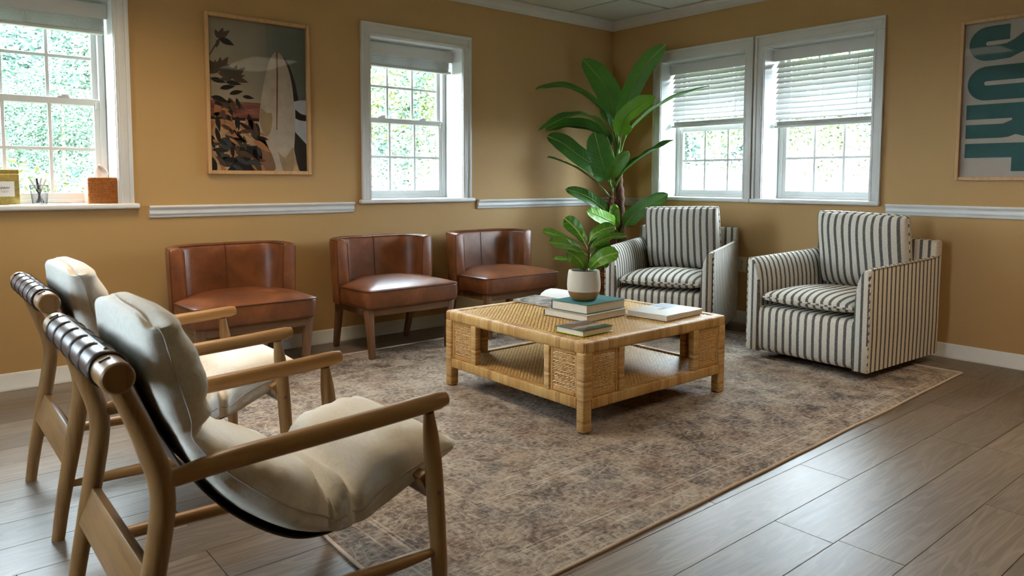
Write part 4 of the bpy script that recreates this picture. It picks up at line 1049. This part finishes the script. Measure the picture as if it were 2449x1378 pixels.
make('moss', MB().lathe([(.0001, .30), (.07, .302), (.13, .295), (.150, .28)], 30, cap=False), 'soil', bp)

pp = empty('potted_fiddle_plant', (-2.261, -1.891, TOP+.0757)); setp(pp, 'small fiddle leaf plant in a cream and copper pot on the book stack', 'plant')
prof = [(.001, 0), (.052, 0), (.060, .004), (.070, .020), (.0785, .046)]
make('pot_base', MB().lathe([(.001, 0), (.050, 0), (.058, .003), (.068, .016), (.076, .032), (.0812, .047), (.0805, .048), (.001, .048)], 48), 'potg', pp)
make('pot', MB().lathe([(.001, .0475), (.0812, .0475), (.0832, .062), (.0838, .080), (.0825, .105), (.0795, .130), (.0765, .147), (.0745, .150), (.0725, .147), (.0735, .125), (.001, .125)], 48), 'potw', pp)
make('soil', MB().lathe([(.0001, .144), (.04, .1435), (.0728, .140)], 30, cap=False), 'soil', pp)
make('stem', MB().tube(spline([(.010, 0, .12), (.022, -.002, .17), (.028, -.002, .224), (.034, -.001, .30)], 14), .0050, 8), 'bark', pp)
for i, (P, w_, fc) in enumerate(FIDDLE):
    mb, S, i0 = leaf_mesh(P, w_*1.05, fc, FID, seed=i+30, fold=.22, ripple=.008, n=16, start=.15)
    lf = make('leaf', mb, 'fiddle', pp, ang=75)
    vm = MB(); rb = S[i0:]; nrm = (Vector((0, 0, 1))*(1-fc)+VIEW*fc).normalized()
    vm.tube([p+nrm*.0012 for p in S], [.0022*(1-.7*k/(len(S)-1)) for k in range(len(S))], 5)
    for k in range(2, len(rb)-3, 3):
        t = (rb[k+1]-rb[k]).normalized(); sd = t.cross(nrm).normalized(); f = k/(len(rb)-1); hw = w_*1.05/2*FID(f)*.8
        for s in (-1, 1):
            a = rb[k]+nrm*.001; up = sd.cross(t).normalized()
            vm.tube([a, a+sd*s*hw*.5+t*hw*.35+up*.22*hw*.35, a+sd*s*hw+t*hw*.6+up*.22*hw*.95], .0007, 4)
    make('vein', vm, 'vein', lf)
# ------------------------------------------------------------------ framed surfboard picture
def picture():
    root = empty('framed_picture', (-3.158, 0, 1.105)); setp(root, 'oak framed surfboard picture hanging above the leather chairs', 'picture')
    W_, H_ = .640, .935; fw = .022; dp = .030
    for nm, c, d in (('frame_side', (-W_/2+fw/2, -dp/2, H_/2), (fw, dp, H_)), ('frame_side', (W_/2-fw/2, -dp/2, H_/2), (fw, dp, H_)),
                     ('frame_side', (0, -dp/2, fw/2), (W_-2*fw, dp, fw)), ('frame_side', (0, -dp/2, H_-fw/2), (W_-2*fw, dp, fw))):
        make(nm, MB().box(c, d), 'frame', root, bevel=.002, seg=1)
    w2, h2 = W_-2*fw, H_-2*fw
    t = NT('print_background'); tc = t.n('ShaderNodeTexCoord'); s = t.n('ShaderNodeSeparateXYZ', {0: tc.outputs['Object']})
    u = t.math('ADD', t.math('DIVIDE', s.outputs[0], w2), .5); v = t.math('DIVIDE', t.math('SUBTRACT', s.outputs[2], fw), h2)
    st = t.noise(t.n('ShaderNodeMapping', {'Vector': tc.outputs['Object'], 'Scale': (46, 1, 2.2)}), 1.0, 3)
    wall_ = t.ramp(u, [(.05, (.33, .28, .21)), (.45, (.30, .26, .20)), (.70, (.17, .18, .16)), (1, (.14, .155, .14))])
    wall2 = t.mix(t.math('MULTIPLY', t.math('MULTIPLY', st.outputs[0], t.math('GREATER_THAN', u, .58)), .5), wall_.outputs[0], (.12, .15, .14))
    brick = t.ramp(t.noise(t.n('ShaderNodeMapping', {'Vector': tc.outputs['Object'], 'Scale': (9, 1, 60)}), 1.0, 3), [(.3, (.10, .030, .030)), (.6, (.24, .085, .065)), (.8, (.36, .17, .11))])
    sand = t.ramp(t.noise(tc.outputs['Object'], 14, 4), [(.3, (.30, .17, .09)), (.7, (.52, .35, .20))])
    c = t.mix(t.math('LESS_THAN', v, .46), wall2, brick.outputs[0]); c = t.mix(t.math('LESS_THAN', v, .355), c, (.022, .016, .018))
    c = t.mix(t.math('LESS_THAN', v, .335), c, sand.outputs[0])
    bgm = t.out(c, .7, .1)
    make('print', MB().box((0, -.006, H_/2), (w2, .002, h2)), bgm, root, smooth=False)
    # printed shapes, coordinates read off the print: (0..1, 0..1) from the lower left
    def uv(cx, cy):
        u = (cx-80)/765; top = 75+105*u; return (u-.5)*w2, fw+h2*(1285-cy)/(1285-top)
    lay = [0]
    cols = {}
    def pm(name, c):
        if name not in cols: cols[name] = plain('print_'+name, c, .7, .1, .10, 18)
        return cols[name]
    def shape(name, pts, mname, col, raw=False, grid=None):
        lay[0] += 1; y = -.0072-.00012*(lay[0] % 14); q = [p if raw else uv(*p) for p in pts]
        x0, x1, z0, z1 = -w2/2, w2/2, fw, fw+h2
        q = [(min(max(a, x0), x1), min(max(b, z0), z1)) for a, b in q]
        mb = MB(); mb.prism(q, y, y-.0001, lambda a, b, t_: (a, t_, b)); return make(name, mb, pm(mname, col), root, smooth=False)
    def curve(pts, n=24):
        return [(p.x, p.y) for p in [Vector((q.x, q.y)) for q in spline([(a, b, 0) for a, b in pts], n)]]
    shape('print_board', curve([(655, 388), (700, 440), (745, 560), (775, 690), (800, 900), (842, 1080)])+curve([(842, 1285), (780, 1285), (720, 1000), (700, 600), (655, 388)]), 'shadow', (.030, .026, .026))
    shape('print_board', curve([(705, 760), (760, 735), (845, 730)], 8)+curve([(845, 1075), (790, 1020), (740, 960), (712, 860), (705, 760)]), 'whiteboard', (.45, .48, .52))
    shape('print_band', curve([(752, 800), (800, 835), (846, 850), (846, 890), (790, 885), (752, 870)]), 'dark', (.03, .024, .022))
    shape('print_board', curve([(607, 347), (575, 375), (540, 440), (505, 570), (475, 720), (458, 860), (450, 1000), (444, 1150), (438, 1285)])+curve([(725, 1285), (738, 1100), (748, 960), (745, 800), (730, 620), (700, 490), (655, 390), (607, 347)]), 'board', (.42, .35, .275))
    shape('print_stripe', [(603, 350), (614, 350), (614, 560), (606, 800), (600, 960), (592, 960), (596, 800), (602, 560)], 'stringer', (.16, .045, .035))
    shape('print_shade', curve([(470, 785), (520, 830), (555, 830), (560, 900), (540, 990), (500, 1010), (470, 950), (456, 870)]), 'tanshade', (.30, .215, .12))
    shape('print_shade', curve([(445, 1050), (520, 1100), (560, 1180), (575, 1285), (440, 1285)], 14), 'brownshade', (.20, .11, .06))
    shape('print_shade', curve([(600, 1130), (660, 1180), (720, 1100), (735, 1140), (722, 1285), (640, 1285)], 16), 'tanshade', (.30, .215, .12))
    shape('print_pot', [(300, 1095), (438, 1085), (435, 1285), (200, 1285), (280, 1180)], 'pot', (.016, .016, .022))
    # leaves of the printed plant
    def pleaf(x, y, L, a, wd, mname, col):
        dx, dy = cos(a), sin(a); P = []
        for k in range(9):
            f = k/8; w_ = wd*L*sin(pi*f**.8); P.append((x+dx*L*f-dy*w_, y+dy*L*f+dx*w_+.10*L*f*f))
        for k in range(7, 0, -1):
            f = k/8; w_ = -wd*L*sin(pi*f**.8); P.append((x+dx*L*f-dy*w_, y+dy*L*f+dx*w_+.10*L*f*f))
        shape('print_leaf', P, mname, col)
    BR = ('leafbrown', (.085, .048, .036)); DK = ('leafdark', (.018, .018, .018)); GR = ('leafgreen', (.060, .058, .038)); OR = ('leaforange', (.34, .15, .065)); SL = ('leafslate', (.045, .052, .058))
    shape('print_twig', [(82, 385), (150, 265), (165, 250), (170, 256), (95, 380)], *BR)
    for a, L, c in ((-1.25, 100, BR), (-.75, 110, BR), (.35, 120, DK), (-1.9, 85, GR), (1.9, 70, GR)): pleaf(163, 252, L, a, .20, *c)
    for cx, cy, q in ((160, 505, 9), (255, 560, 8)):
        for k in range(q): pleaf(cx, cy, 105+20*(k % 3), -pi+k*(pi*1.05)/(q-1), .17, *(BR if k % 2 else GR))
    for x, y, L, a in ((205, 590, 120, .05), (160, 640, 120, -.25), (230, 682, 110, -.3), (100, 700, 130, .3), (330, 700, 90, .1), (90, 560, 120, .2)): pleaf(x, y, L, a, .16, *DK)
    rl = random.Random(11)
    for k in range(112):
        x = 85+rl.random()**1.15*365; y = 690+rl.random()*560
        if x > 300 and y < 780: continue
        c = rl.choice((DK, DK, DK, SL, GR, BR, OR, OR)); pleaf(x, y, 70+rl.random()*95, rl.choice((.5, .9, 1.2, -.4, .2))+rl.random()*.5, .11+.07*rl.random(), *c)
    for x, y in ((130, 1060), (190, 1010), (130, 1190)): pleaf(x, y, 150, .2, .34, *SL)
    make('glass', MB().box((0, -.0135, H_/2), (w2, .002, h2)), 'pglass', root, smooth=False)
picture()

# ------------------------------------------------------------------ lettered poster
def poster():
    root = empty('framed_poster', (0, -2.775, 1.078)); setp(root, 'light wood framed poster with large teal SURF lettering turned sideways', 'poster')
    W_, H_ = .660, .930; fw = .020; dp = .028
    # local u runs to the right along the wall (world -y)
    F3 = lambda u, v, t: (-t, -u, v)
    def slab(name, u0, u1, v0, v1, t0, t1, mat, bev=0):
        mb = MB(); mb.prism([(u0, v0), (u1, v0), (u1, v1), (u0, v1)], t0, t1, F3); return make(name, mb, mat, root, bevel=bev, seg=1, smooth=bool(bev))
    for q in ((0, fw, 0, H_), (W_-fw, W_, 0, H_), (fw, W_-fw, 0, fw), (fw, W_-fw, H_-fw, H_)): slab('frame_side', *q, 0, dp, 'frame', .002)
    slab('paper', fw, W_-fw, fw, H_-fw, .004, .006, 'posterp')
    u0 = .044; Hc = .574
    def letter(name, polys, ztop):
        mb = MB()
        for i, p in enumerate(polys): mb.prism([(u0+a, ztop-1.078-b) for a, b in p], .006, .0068+.00012*i, F3)
        make(name, mb, 'postert', root, smooth=False)
    def stroke(cl, wd):
        """band of width wd along a centre line of (up, across) points, as quads"""
        P = [Vector(p) for p in cl]; out = []; nrm = []
        for i in range(len(P)):
            t = (P[min(i+1, len(P)-1)]-P[max(i-1, 0)]).normalized(); nrm.append(Vector((-t.y, t.x)))
        for i in range(len(P)-1):
            out.append([P[i]+nrm[i]*wd/2, P[i+1]+nrm[i+1]*wd/2, P[i+1]-nrm[i+1]*wd/2, P[i]-nrm[i]*wd/2])
        return out
    arc = lambda cu, cv, r, a0, a1, n=14: [(cu+r*cos(a0+(a1-a0)*k/n), cv+r*sin(a0+(a1-a0)*k/n)) for k in range(n+1)]
    w_ = .196; b = .0855; r = (w_-b)/2
    # S: lower hook, diagonal, upper hook
    cl = [(.205, b/2), (.13, b/2)]+arc(.098, w_/2, r, -pi/2, -3*pi/2)[1:]+[(.13, w_-b/2), (.20, w_-b/2-.004), (.25, w_/2+.028), (.287, w_/2), (.324, w_/2-.028), (.374, b/2+.004), (.44, b/2)]+arc(Hc-.098, w_/2, r, -pi/2, pi/2)[1:]+[(.44, w_-b/2), (.369, w_-b/2)]
    letter('letter_s', stroke(cl, b), 1.964)
    cl = [(Hc, b/2), (.13, b/2)]+arc(.098, w_/2, r, -pi/2, -3*pi/2)[1:]+[(.13, w_-b/2), (Hc, w_-b/2)]
    letter('letter_u', stroke(cl, b), 1.737)
    bowl = [(.27, b)]+[(.27, w_-.06)]+[(.29, w_-.02), (.33, w_), (Hc-.09, w_)]+arc(Hc-.085, w_-.085, .085, pi/2, 0, 8)+[(Hc, 0), (Hc-b, b*.9), (Hc-b, w_-b-.004), (.345, w_-b-.004), (.345, b)]
    letter('letter_r', [[(0, 0), (Hc, 0), (Hc, b), (0, b)], [(0, w_-.080), (.19, w_-.080), (.235, w_-.10), (.235, b), (.345, b), (.345, w_-b), (.29, w_-.03), (.255, w_-.018), (.22, w_-.004), (.18, w_), (0, w_)],
             [(.255, w_-.018), (.30, w_-.004), (.33, w_), (Hc-.08, w_), (Hc-.02, w_-.03), (Hc, w_-.08), (Hc-.085, w_-.09), (.345, w_-.09)], [(Hc-.085, 0), (Hc, 0), (Hc, w_-.07), (Hc-.085, w_-.07)]], 1.519)
    letter('letter_f', [[(0, 0), (Hc, 0), (Hc, .083), (0, .083)], [(.241, .083), (.322, .083), (.322, .162), (.241, .162)], [(Hc-.083, .083), (Hc, .083), (Hc, .190), (Hc-.083, .190)]], 1.293)
    slab('glass', fw, W_-fw, fw, H_-fw, .0125, .0145, 'pglass')
poster()

# ------------------------------------------------------------------ wall outlets
def outlet(loc, rotz, label):
    root = empty('wall_outlet', loc, rotz); setp(root, label, 'outlet', 'ivory wall outlets')
    make('cover_plate', MB().box((0, -.003, 0), (.072, .006, .118)), 'ivory', root, bevel=.002)
    for z in (-.021, .021):
        f = MB().lathe([(.0001, .0035), (.015, .0035), (.0165, .002), (.0165, 0)], 20, cap=False); o = make('socket', f, 'ivory', root, (0, -.006, z)); o.rotation_euler = (radians(90), 0, 0)
        for x in (-.0055, .0055): make('slot', MB().box((x, -.0097, z+.003), (.0022, .0006, .009)), 'dark', root, smooth=False)
        make('slot', MB().box((0, -.0097, z-.008), (.004, .0006, .004)), 'dark', root, smooth=False)
outlet((0, -1.340, .443), radians(-90), 'ivory outlet on the wall between the two striped armchairs')
outlet((-4.332, 0, .401), 0, 'ivory outlet low on the wall behind the oak armchairs')

# ------------------------------------------------------------------ things on the window sill
gb = empty('gift_box', (-4.475, .085, SILL), radians(3)); setp(gb, 'upright gold foil box with a white card on the window sill', 'box')
make('box_body', MB().box((0, .01, .078), (.165, .060, .156)), 'gold', gb, bevel=.002)
make('box_lid', MB().box((0, .024, .168), (.172, .046, .024)), 'gold', gb, bevel=.002)
cdm = MB().box((.02, -.0215, .080), (.080, .002, .078)); card = make('card', cdm, 'paper', gb, smooth=False)
sq = [(-.006+.046*k/40, -.0232, .086+.005*sin(k*1.3)*(1 if k % 9 else 1.8)+.002*sin(k*.7)) for k in range(41)]
make('card_script', MB().tube(sq, .0006, 4), 'ink', card)
for z, a in ((.070, .034), (.064, .022)): make('card_line', MB().box((.018, -.0229, z), (a, .0004, .0011)), 'ink', card, smooth=False)
lf = empty('leaflet', (-4.385, .005, SILL), radians(8)); setp(lf, 'white paper leaflet lying on the sill in front of the gold box', 'paper')
make('sheet', MB().box((0, 0, .001), (.13, .060, .0016)), 'paper', lf, smooth=False)
make('sheet', MB().box((.045, .012, .0028), (.10, .045, .0014), R=Matrix.Rotation(radians(14), 3, 'Z')), 'paper', lf, smooth=False)
pc = empty('pen_cup', (-4.306, .070, SILL)); setp(pc, 'black wire mesh pen cup on the window sill', 'pen cup')
mb = MB(); rings = []; NN = 40
for j in range(17):
    z = .002+.098*j/16; r_ = .0325+.0095*j/16; rings.append([(r_*cos(2*pi*k/NN), r_*sin(2*pi*k/NN), z) for k in range(NN)])
mb.loft(rings, cap0=True, cap1=False); ms = make('mesh_wall', mb, 'wire', pc)
md = ms.modifiers.new('wire', 'WIREFRAME'); md.thickness = .0011; md.use_even_offset = False
for r_, z, t_ in ((.0422, .100, .0017), (.0325, .002, .0016)): make('rim', MB().tube([(r_*cos(a*pi/20), r_*sin(a*pi/20), z) for a in range(40)], t_, 6, closed=True), 'wire', pc)
make('bottom', MB().lathe([(.001, .0), (.032, .0), (.032, .002), (.001, .002)], 24), 'wire', pc)
for k, (a, tl, wh, lb) in enumerate(((.3, .40, 1, 'white pen leaning right at the rim of the wire cup'), (1.2, .30, 1, 'white pen upright at the back of the wire cup'), (2.2, .36, 1, 'white pen leaning back left in the wire cup'),
                                     (3.0, .42, 1, 'white pen leaning farthest left in the wire cup'), (4.2, .34, 0, 'dark pen leaning forward in the wire cup'), (5.2, .28, 1, 'white pen at the front of the wire cup'))):
    p = empty('pen', (-4.306, .070, SILL)); setp(p, lb, 'pen', 'pens in the wire cup')
    b0 = Vector((-.018*cos(a), -.018*sin(a), .008)); dr = Vector((sin(tl)*cos(a), sin(tl)*sin(a), cos(tl))); e = b0+dr*.135
    make('barrel', MB().tube([b0, b0+dr*.006, b0+dr*.10], [.0015, .0042, .0042], 8), 'dark' if k % 2 else 'greyprint', p)
    make('cap', MB().tube([b0+dr*.075, b0+dr*.132, e], [.0050, .0050, .0038], 10), 'paper' if wh else 'dark', p)
tb = empty('tissue_box', (-4.015, .075, SILL), radians(-2)); setp(tb, 'square orange brown wicker tissue box on the window sill', 'tissue box')
wk = MB(); nr = 20
sqp = round_poly([(-.073, -.06), (.073, -.06), (.073, .06), (-.073, .06)], .012, 4)
for k in range(nr):
    z = .0036+.0068*k; wk.tube([(q.x*(1+.003*(k % 2)), q.y*(1+.003*(k % 2)), z) for q in sqp], .0037, 6, closed=True)
wk.box((0, 0, .066), (.138, .112, .126)); make('woven_body', wk, 'wicker', tb)
make('top_rim', MB().tube([(q.x*.97, q.y*.97, .137) for q in sqp], .0045, 6, closed=True), 'wicker', tb)
ts = empty('tissue', (-4.020, .080, SILL+.128)); setp(ts, 'white tissue standing up out of the wicker tissue box', 'tissue')
mb = MB(); rings = []
for j in range(13):
    f = j/12; wd = .012+.024*sin(pi*min(1, f*1.05))**.8; ring = []
    for k in range(17):
        q = k/8-1; ring.append((q*wd+.010*sin(f*3.2)-.004, .010*sin(q*5+f*2)*(.4+f)+.006*noise.noise(Vector((q*2, f*3, 1))), .085*f*(1-.10*abs(q-.2))))
    rings.append(ring)
mb.loft(rings, closed=False); tso = make('tissue_sheet', mb, 'tissue', ts, ang=80)
md = tso.modifiers.new('solid', 'SOLIDIFY'); md.thickness = .0008

# ------------------------------------------------------------------ outside
GZ = -.22
struct('ground', MB().box((8, 8, GZ-.15), (90, 90, .28)), 'grass', smooth=False)
struct('parking_lot', MB().box((13, 12, GZ-.005), (30, 22, .02)), 'asphalt', smooth=False)
def foliage_mesh(seed, n, blobs, size):
    r = random.Random(seed); mb = MB(); vs = []; fs = []
    for k in range(n):
        c, rad = blobs[r.randrange(len(blobs))]
        d = Vector((r.gauss(0, 1), r.gauss(0, 1), r.gauss(0, 1))).normalized()*(.55+.45*r.random()**.5)
        p = Vector((c[0]+d.x*rad[0], c[1]+d.y*rad[1], c[2]+d.z*rad[2]))
        u = Vector((r.gauss(0, 1), r.gauss(0, 1), r.gauss(0, .6))).normalized(); v = u.cross(Vector((r.gauss(0, 1), r.gauss(0, 1), r.gauss(0, 1)))).normalized(); s = size*(.6+.8*r.random())
        b = len(vs); vs += [p-u*s, p-v*s*.45, p+u*s, p+v*s*.45]; fs.append((b, b+1, b+2, b+3))
    mb.add(vs, fs); return mb
def tree_proto(name, seed, h, rx, n, size, mat, stems=1, low=.35):
    r = random.Random(seed); root = empty(name, (0, 0, 0)); blobs = []
    for k in range(11):
        a = r.random()*2*pi; q = r.random()**.6; z = low+(1-low)*(.12+.80*r.random()); sc = (1-abs((z-low)/(1-low)-.45)*.9)
        blobs.append(((cos(a)*q*rx*.65*sc, sin(a)*q*rx*.65*sc, z*h), (rx*.48, rx*.48, h*(1-low)*.24)))
    crown = make('foliage', foliage_mesh(seed+1, n, blobs, size), mat, root, smooth=False); crown['kind'] = 'stuff'
    for k in range(stems):
        a = k*2*pi/max(1, stems)+.4; sp = .0 if stems == 1 else rx*.55
        make('trunk', MB().tube(spline([(.06*cos(a), .06*sin(a), 0), (.10*cos(a)+sp*.2*cos(a), sp*.25*sin(a), h*.25), (sp*.6*cos(a), sp*.6*sin(a), h*.5), (sp*cos(a), sp*sin(a), h*.82)], 12), [.03*h/3*(1.3-.9*i/11) if stems > 1 else .055*h/3*(1.3-.9*i/11) for i in range(12)], 8), 'trunk', root)
    return root
protos = [tree_proto('tree', 21, 6.4, 2.1, 4200, .085, 'fol1', low=.2), tree_proto('tree', 33, 5.6, 2.0, 4800, .080, 'fol2', low=.12), tree_proto('tree', 47, 6.0, 2.2, 4800, .085, 'fol3', low=.15)]
words = [['tall mid green tree', 'short mid green tree', 'broad mid green tree'], ['pale yellow green tree', 'small pale green tree', 'broad pale green tree'], ['blue green tree', 'small blue green tree', 'broad blue green tree']]
where = ['seen far left', 'beyond the window with the tissue box', 'right of the crape myrtle', 'left of the narrow single window', 'beyond the narrow single window', 'behind the nearest white car', 'behind the room corner', 'beyond the window by the banana plant', 'behind the far white car', 'beyond the window nearest the poster', 'behind the white car by the poster side', 'seen far right']
used = set(); rt = random.Random(9)
rown = ['front', 'second', 'third', 'back']
for row, (dist, n_) in enumerate(((17.5, 7), (22.0, 8), (27.0, 9), (33.0, 10))):
    for i in range(n_):
        ang = radians(-6+(i+.5*(row % 2))*(86/n_)); d = dist+rt.uniform(-.6, .6); q = (i*2+row) % 3
        o = protos[q] if q not in used else copy_tree(protos[q]); used.add(q)
        o.location = (CAM.x+d*sin(ang), CAM.y+d*cos(ang), GZ); s = rt.uniform(.85, 1.1)*(.86, .98, 1.1, 1.25)[row]; o.scale = (s, s, s); o.rotation_euler = (0, 0, rt.random()*6.28)
        wd = words[q][0 if s > 1.1 else 1 if s < .9 else 2]
        setp(o, wd+', '+rown[row]+' row outside, '+where[min(11, int(i*12/n_))], 'tree', 'trees outside the windows')
my = tree_proto('tree', 61, 2.55, 1.35, 16000, .022, 'fol1', stems=6, low=.46); my.location = (-3.35, 5.6, GZ)
setp(my, 'multi stemmed crape myrtle outside the window with the tissue box', 'tree')
sp2 = tree_proto('tree', 71, 3.3, .8, 5000, .028, 'fol2', stems=1, low=.5); sp2.location = (-1.15, 2.6, GZ); setp(sp2, 'thin light green sapling at the left of the narrow single window', 'tree')
b1 = tree_proto('shrub', 81, 1.30, .75, 5000, .025, 'fol2', stems=3, low=.05); b1.location = (-4.05, 2.1, GZ); setp(b1, 'yellow green shrub outside just below the pen cup window', 'shrub')
b2 = tree_proto('shrub', 83, 1.15, .85, 5000, .028, 'fol3', stems=3, low=.05); b2.location = (-3.0, 7.4, GZ); setp(b2, 'dark green shrub behind the crape myrtle stems', 'shrub')

def car(loc, rotz, label):
    root = empty('car', loc, rotz); setp(root, label, 'car', 'white parked cars'); L = 2.25
    side = [(-L, .42), (-L, .72), (-2.10, .86), (-1.55, .92), (-1.15, .95), (-.4, .96), (.9, .96), (1.55, .92), (2.05, .84), (2.22, .70), (2.25, .45), (2.1, .28), (-2.1, .28)]
    side = round_poly(side, .12, 3)
    rings = []
    for y, k, dz in ((-.88, .93, .0), (-.90, .98, 0), (-.86, 1, .01), (-.45, 1.01, .035), (0, 1.015, .045), (.45, 1.01, .035), (.86, 1, .01), (.90, .98, 0), (.88, .93, .0)):
        rings.append([(q.x*k, y, .55+(q.y-.55)*(.90+.10*k if k < 1 else 1)+(dz if q.y > .8 else 0)) for q in side])
    make('body', MB().loft(rings), 'car', root, ang=45)
    cab = round_poly([(-1.55, .90), (-.75, 1.44), (.75, 1.46), (1.60, .92)], .16, 4); rings = []
    for y, k, dz in ((-.80, 1.0, 0), (-.76, 1, .0), (0, 1.03, .0), (.76, 1, .0), (.80, 1.0, 0)): rings.append([(q.x*k, y*(1 if q.y < 1.1 else .80), q.y) for q in cab])
    make('cabin_glass', MB().loft(rings), 'carglass', root, ang=45)
    rf = MB(); rings = []
    for x, z, hw in ((-.95, 1.33, .64), (-.72, 1.45, .60), (-.3, 1.485, .60), (.35, 1.485, .60), (.72, 1.455, .60), (.98, 1.35, .64)): rings.append([(x, -hw, z-.02), (x, -hw*.6, z+.015), (x, 0, z+.02), (x, hw*.6, z+.015), (x, hw, z-.02), (x, 0, z-.04)])
    rf.loft(rings); make('roof', rf, 'car', root, ang=60)
    for s in (-1, 1):
        for x0, z0, x1, z1 in ((.98, 1.36, 1.62, .92), (-.95, 1.34, -1.56, .90), (.02, 1.44, .05, .94)): make('pillar', MB().bar((x0, s*.655, z0), (x1, s*.80, z1), .07, .03), 'car', root, bevel=.008)
        make('mirror', MB().box((.98, s*.95, .98), (.13, .17, .12)), 'car', root, bevel=.03)
        make('head_lamp', MB().box((2.08, s*.66, .70), (.26, .30, .12)), 'hub', root, bevel=.03)
        make('tail_lamp', MB().box((-2.20, s*.70, .78), (.12, .26, .16)), 'red', root, bevel=.02)
        for x in (-1.38, 1.40):
            w_ = make('wheel', MB().lathe([(.20, -.10), (.31, -.10), (.33, -.07), (.33, .07), (.31, .10), (.20, .10)], 28), 'tyre', root, (x, s*.82, .33)); w_.rotation_euler = (radians(90), 0, 0)
            make('hub_cap', MB().lathe([(.0001, .095), (.06, .10), (.19, .085), (.20, .05), (.20, -.05), (.19, -.085), (.0001, -.095)], 20, cap=False), 'hub', w_)
car((1.55, 3.35, GZ), atan2(.64, -.76), 'nearest white car outside the narrow single window, hood to the left')
car((7.0, 4.15, GZ), atan2(-.70, -.70), 'far white car seen head on behind the banana plant window')
car((5.7, -.7, GZ), atan2(.80, -.60), 'white car outside the window nearest the poster')

sg = empty('yard_sign', (-1.75, 14.4, GZ), radians(-14)); setp(sg, 'white yard sign with a teal dot among the trees', 'sign')
make('board', MB().box((0, 0, 1.42), (.62, .03, .62)), 'paper', sg, bevel=.005)
make('dot', MB().lathe([(.0001, .004), (.105, .004), (.105, 0)], 28, cap=False), 'teal', sg, (0, -.016, 1.46)).rotation_euler = (radians(90), 0, 0)
make('line', MB().box((0, -.017, 1.26), (.40, .004, .025)), 'teal', sg, smooth=False)
for s in (-1, 1): make('post', MB().box((s*.24, .02, .6), (.05, .05, 1.2)), 'paper', sg, bevel=.005)
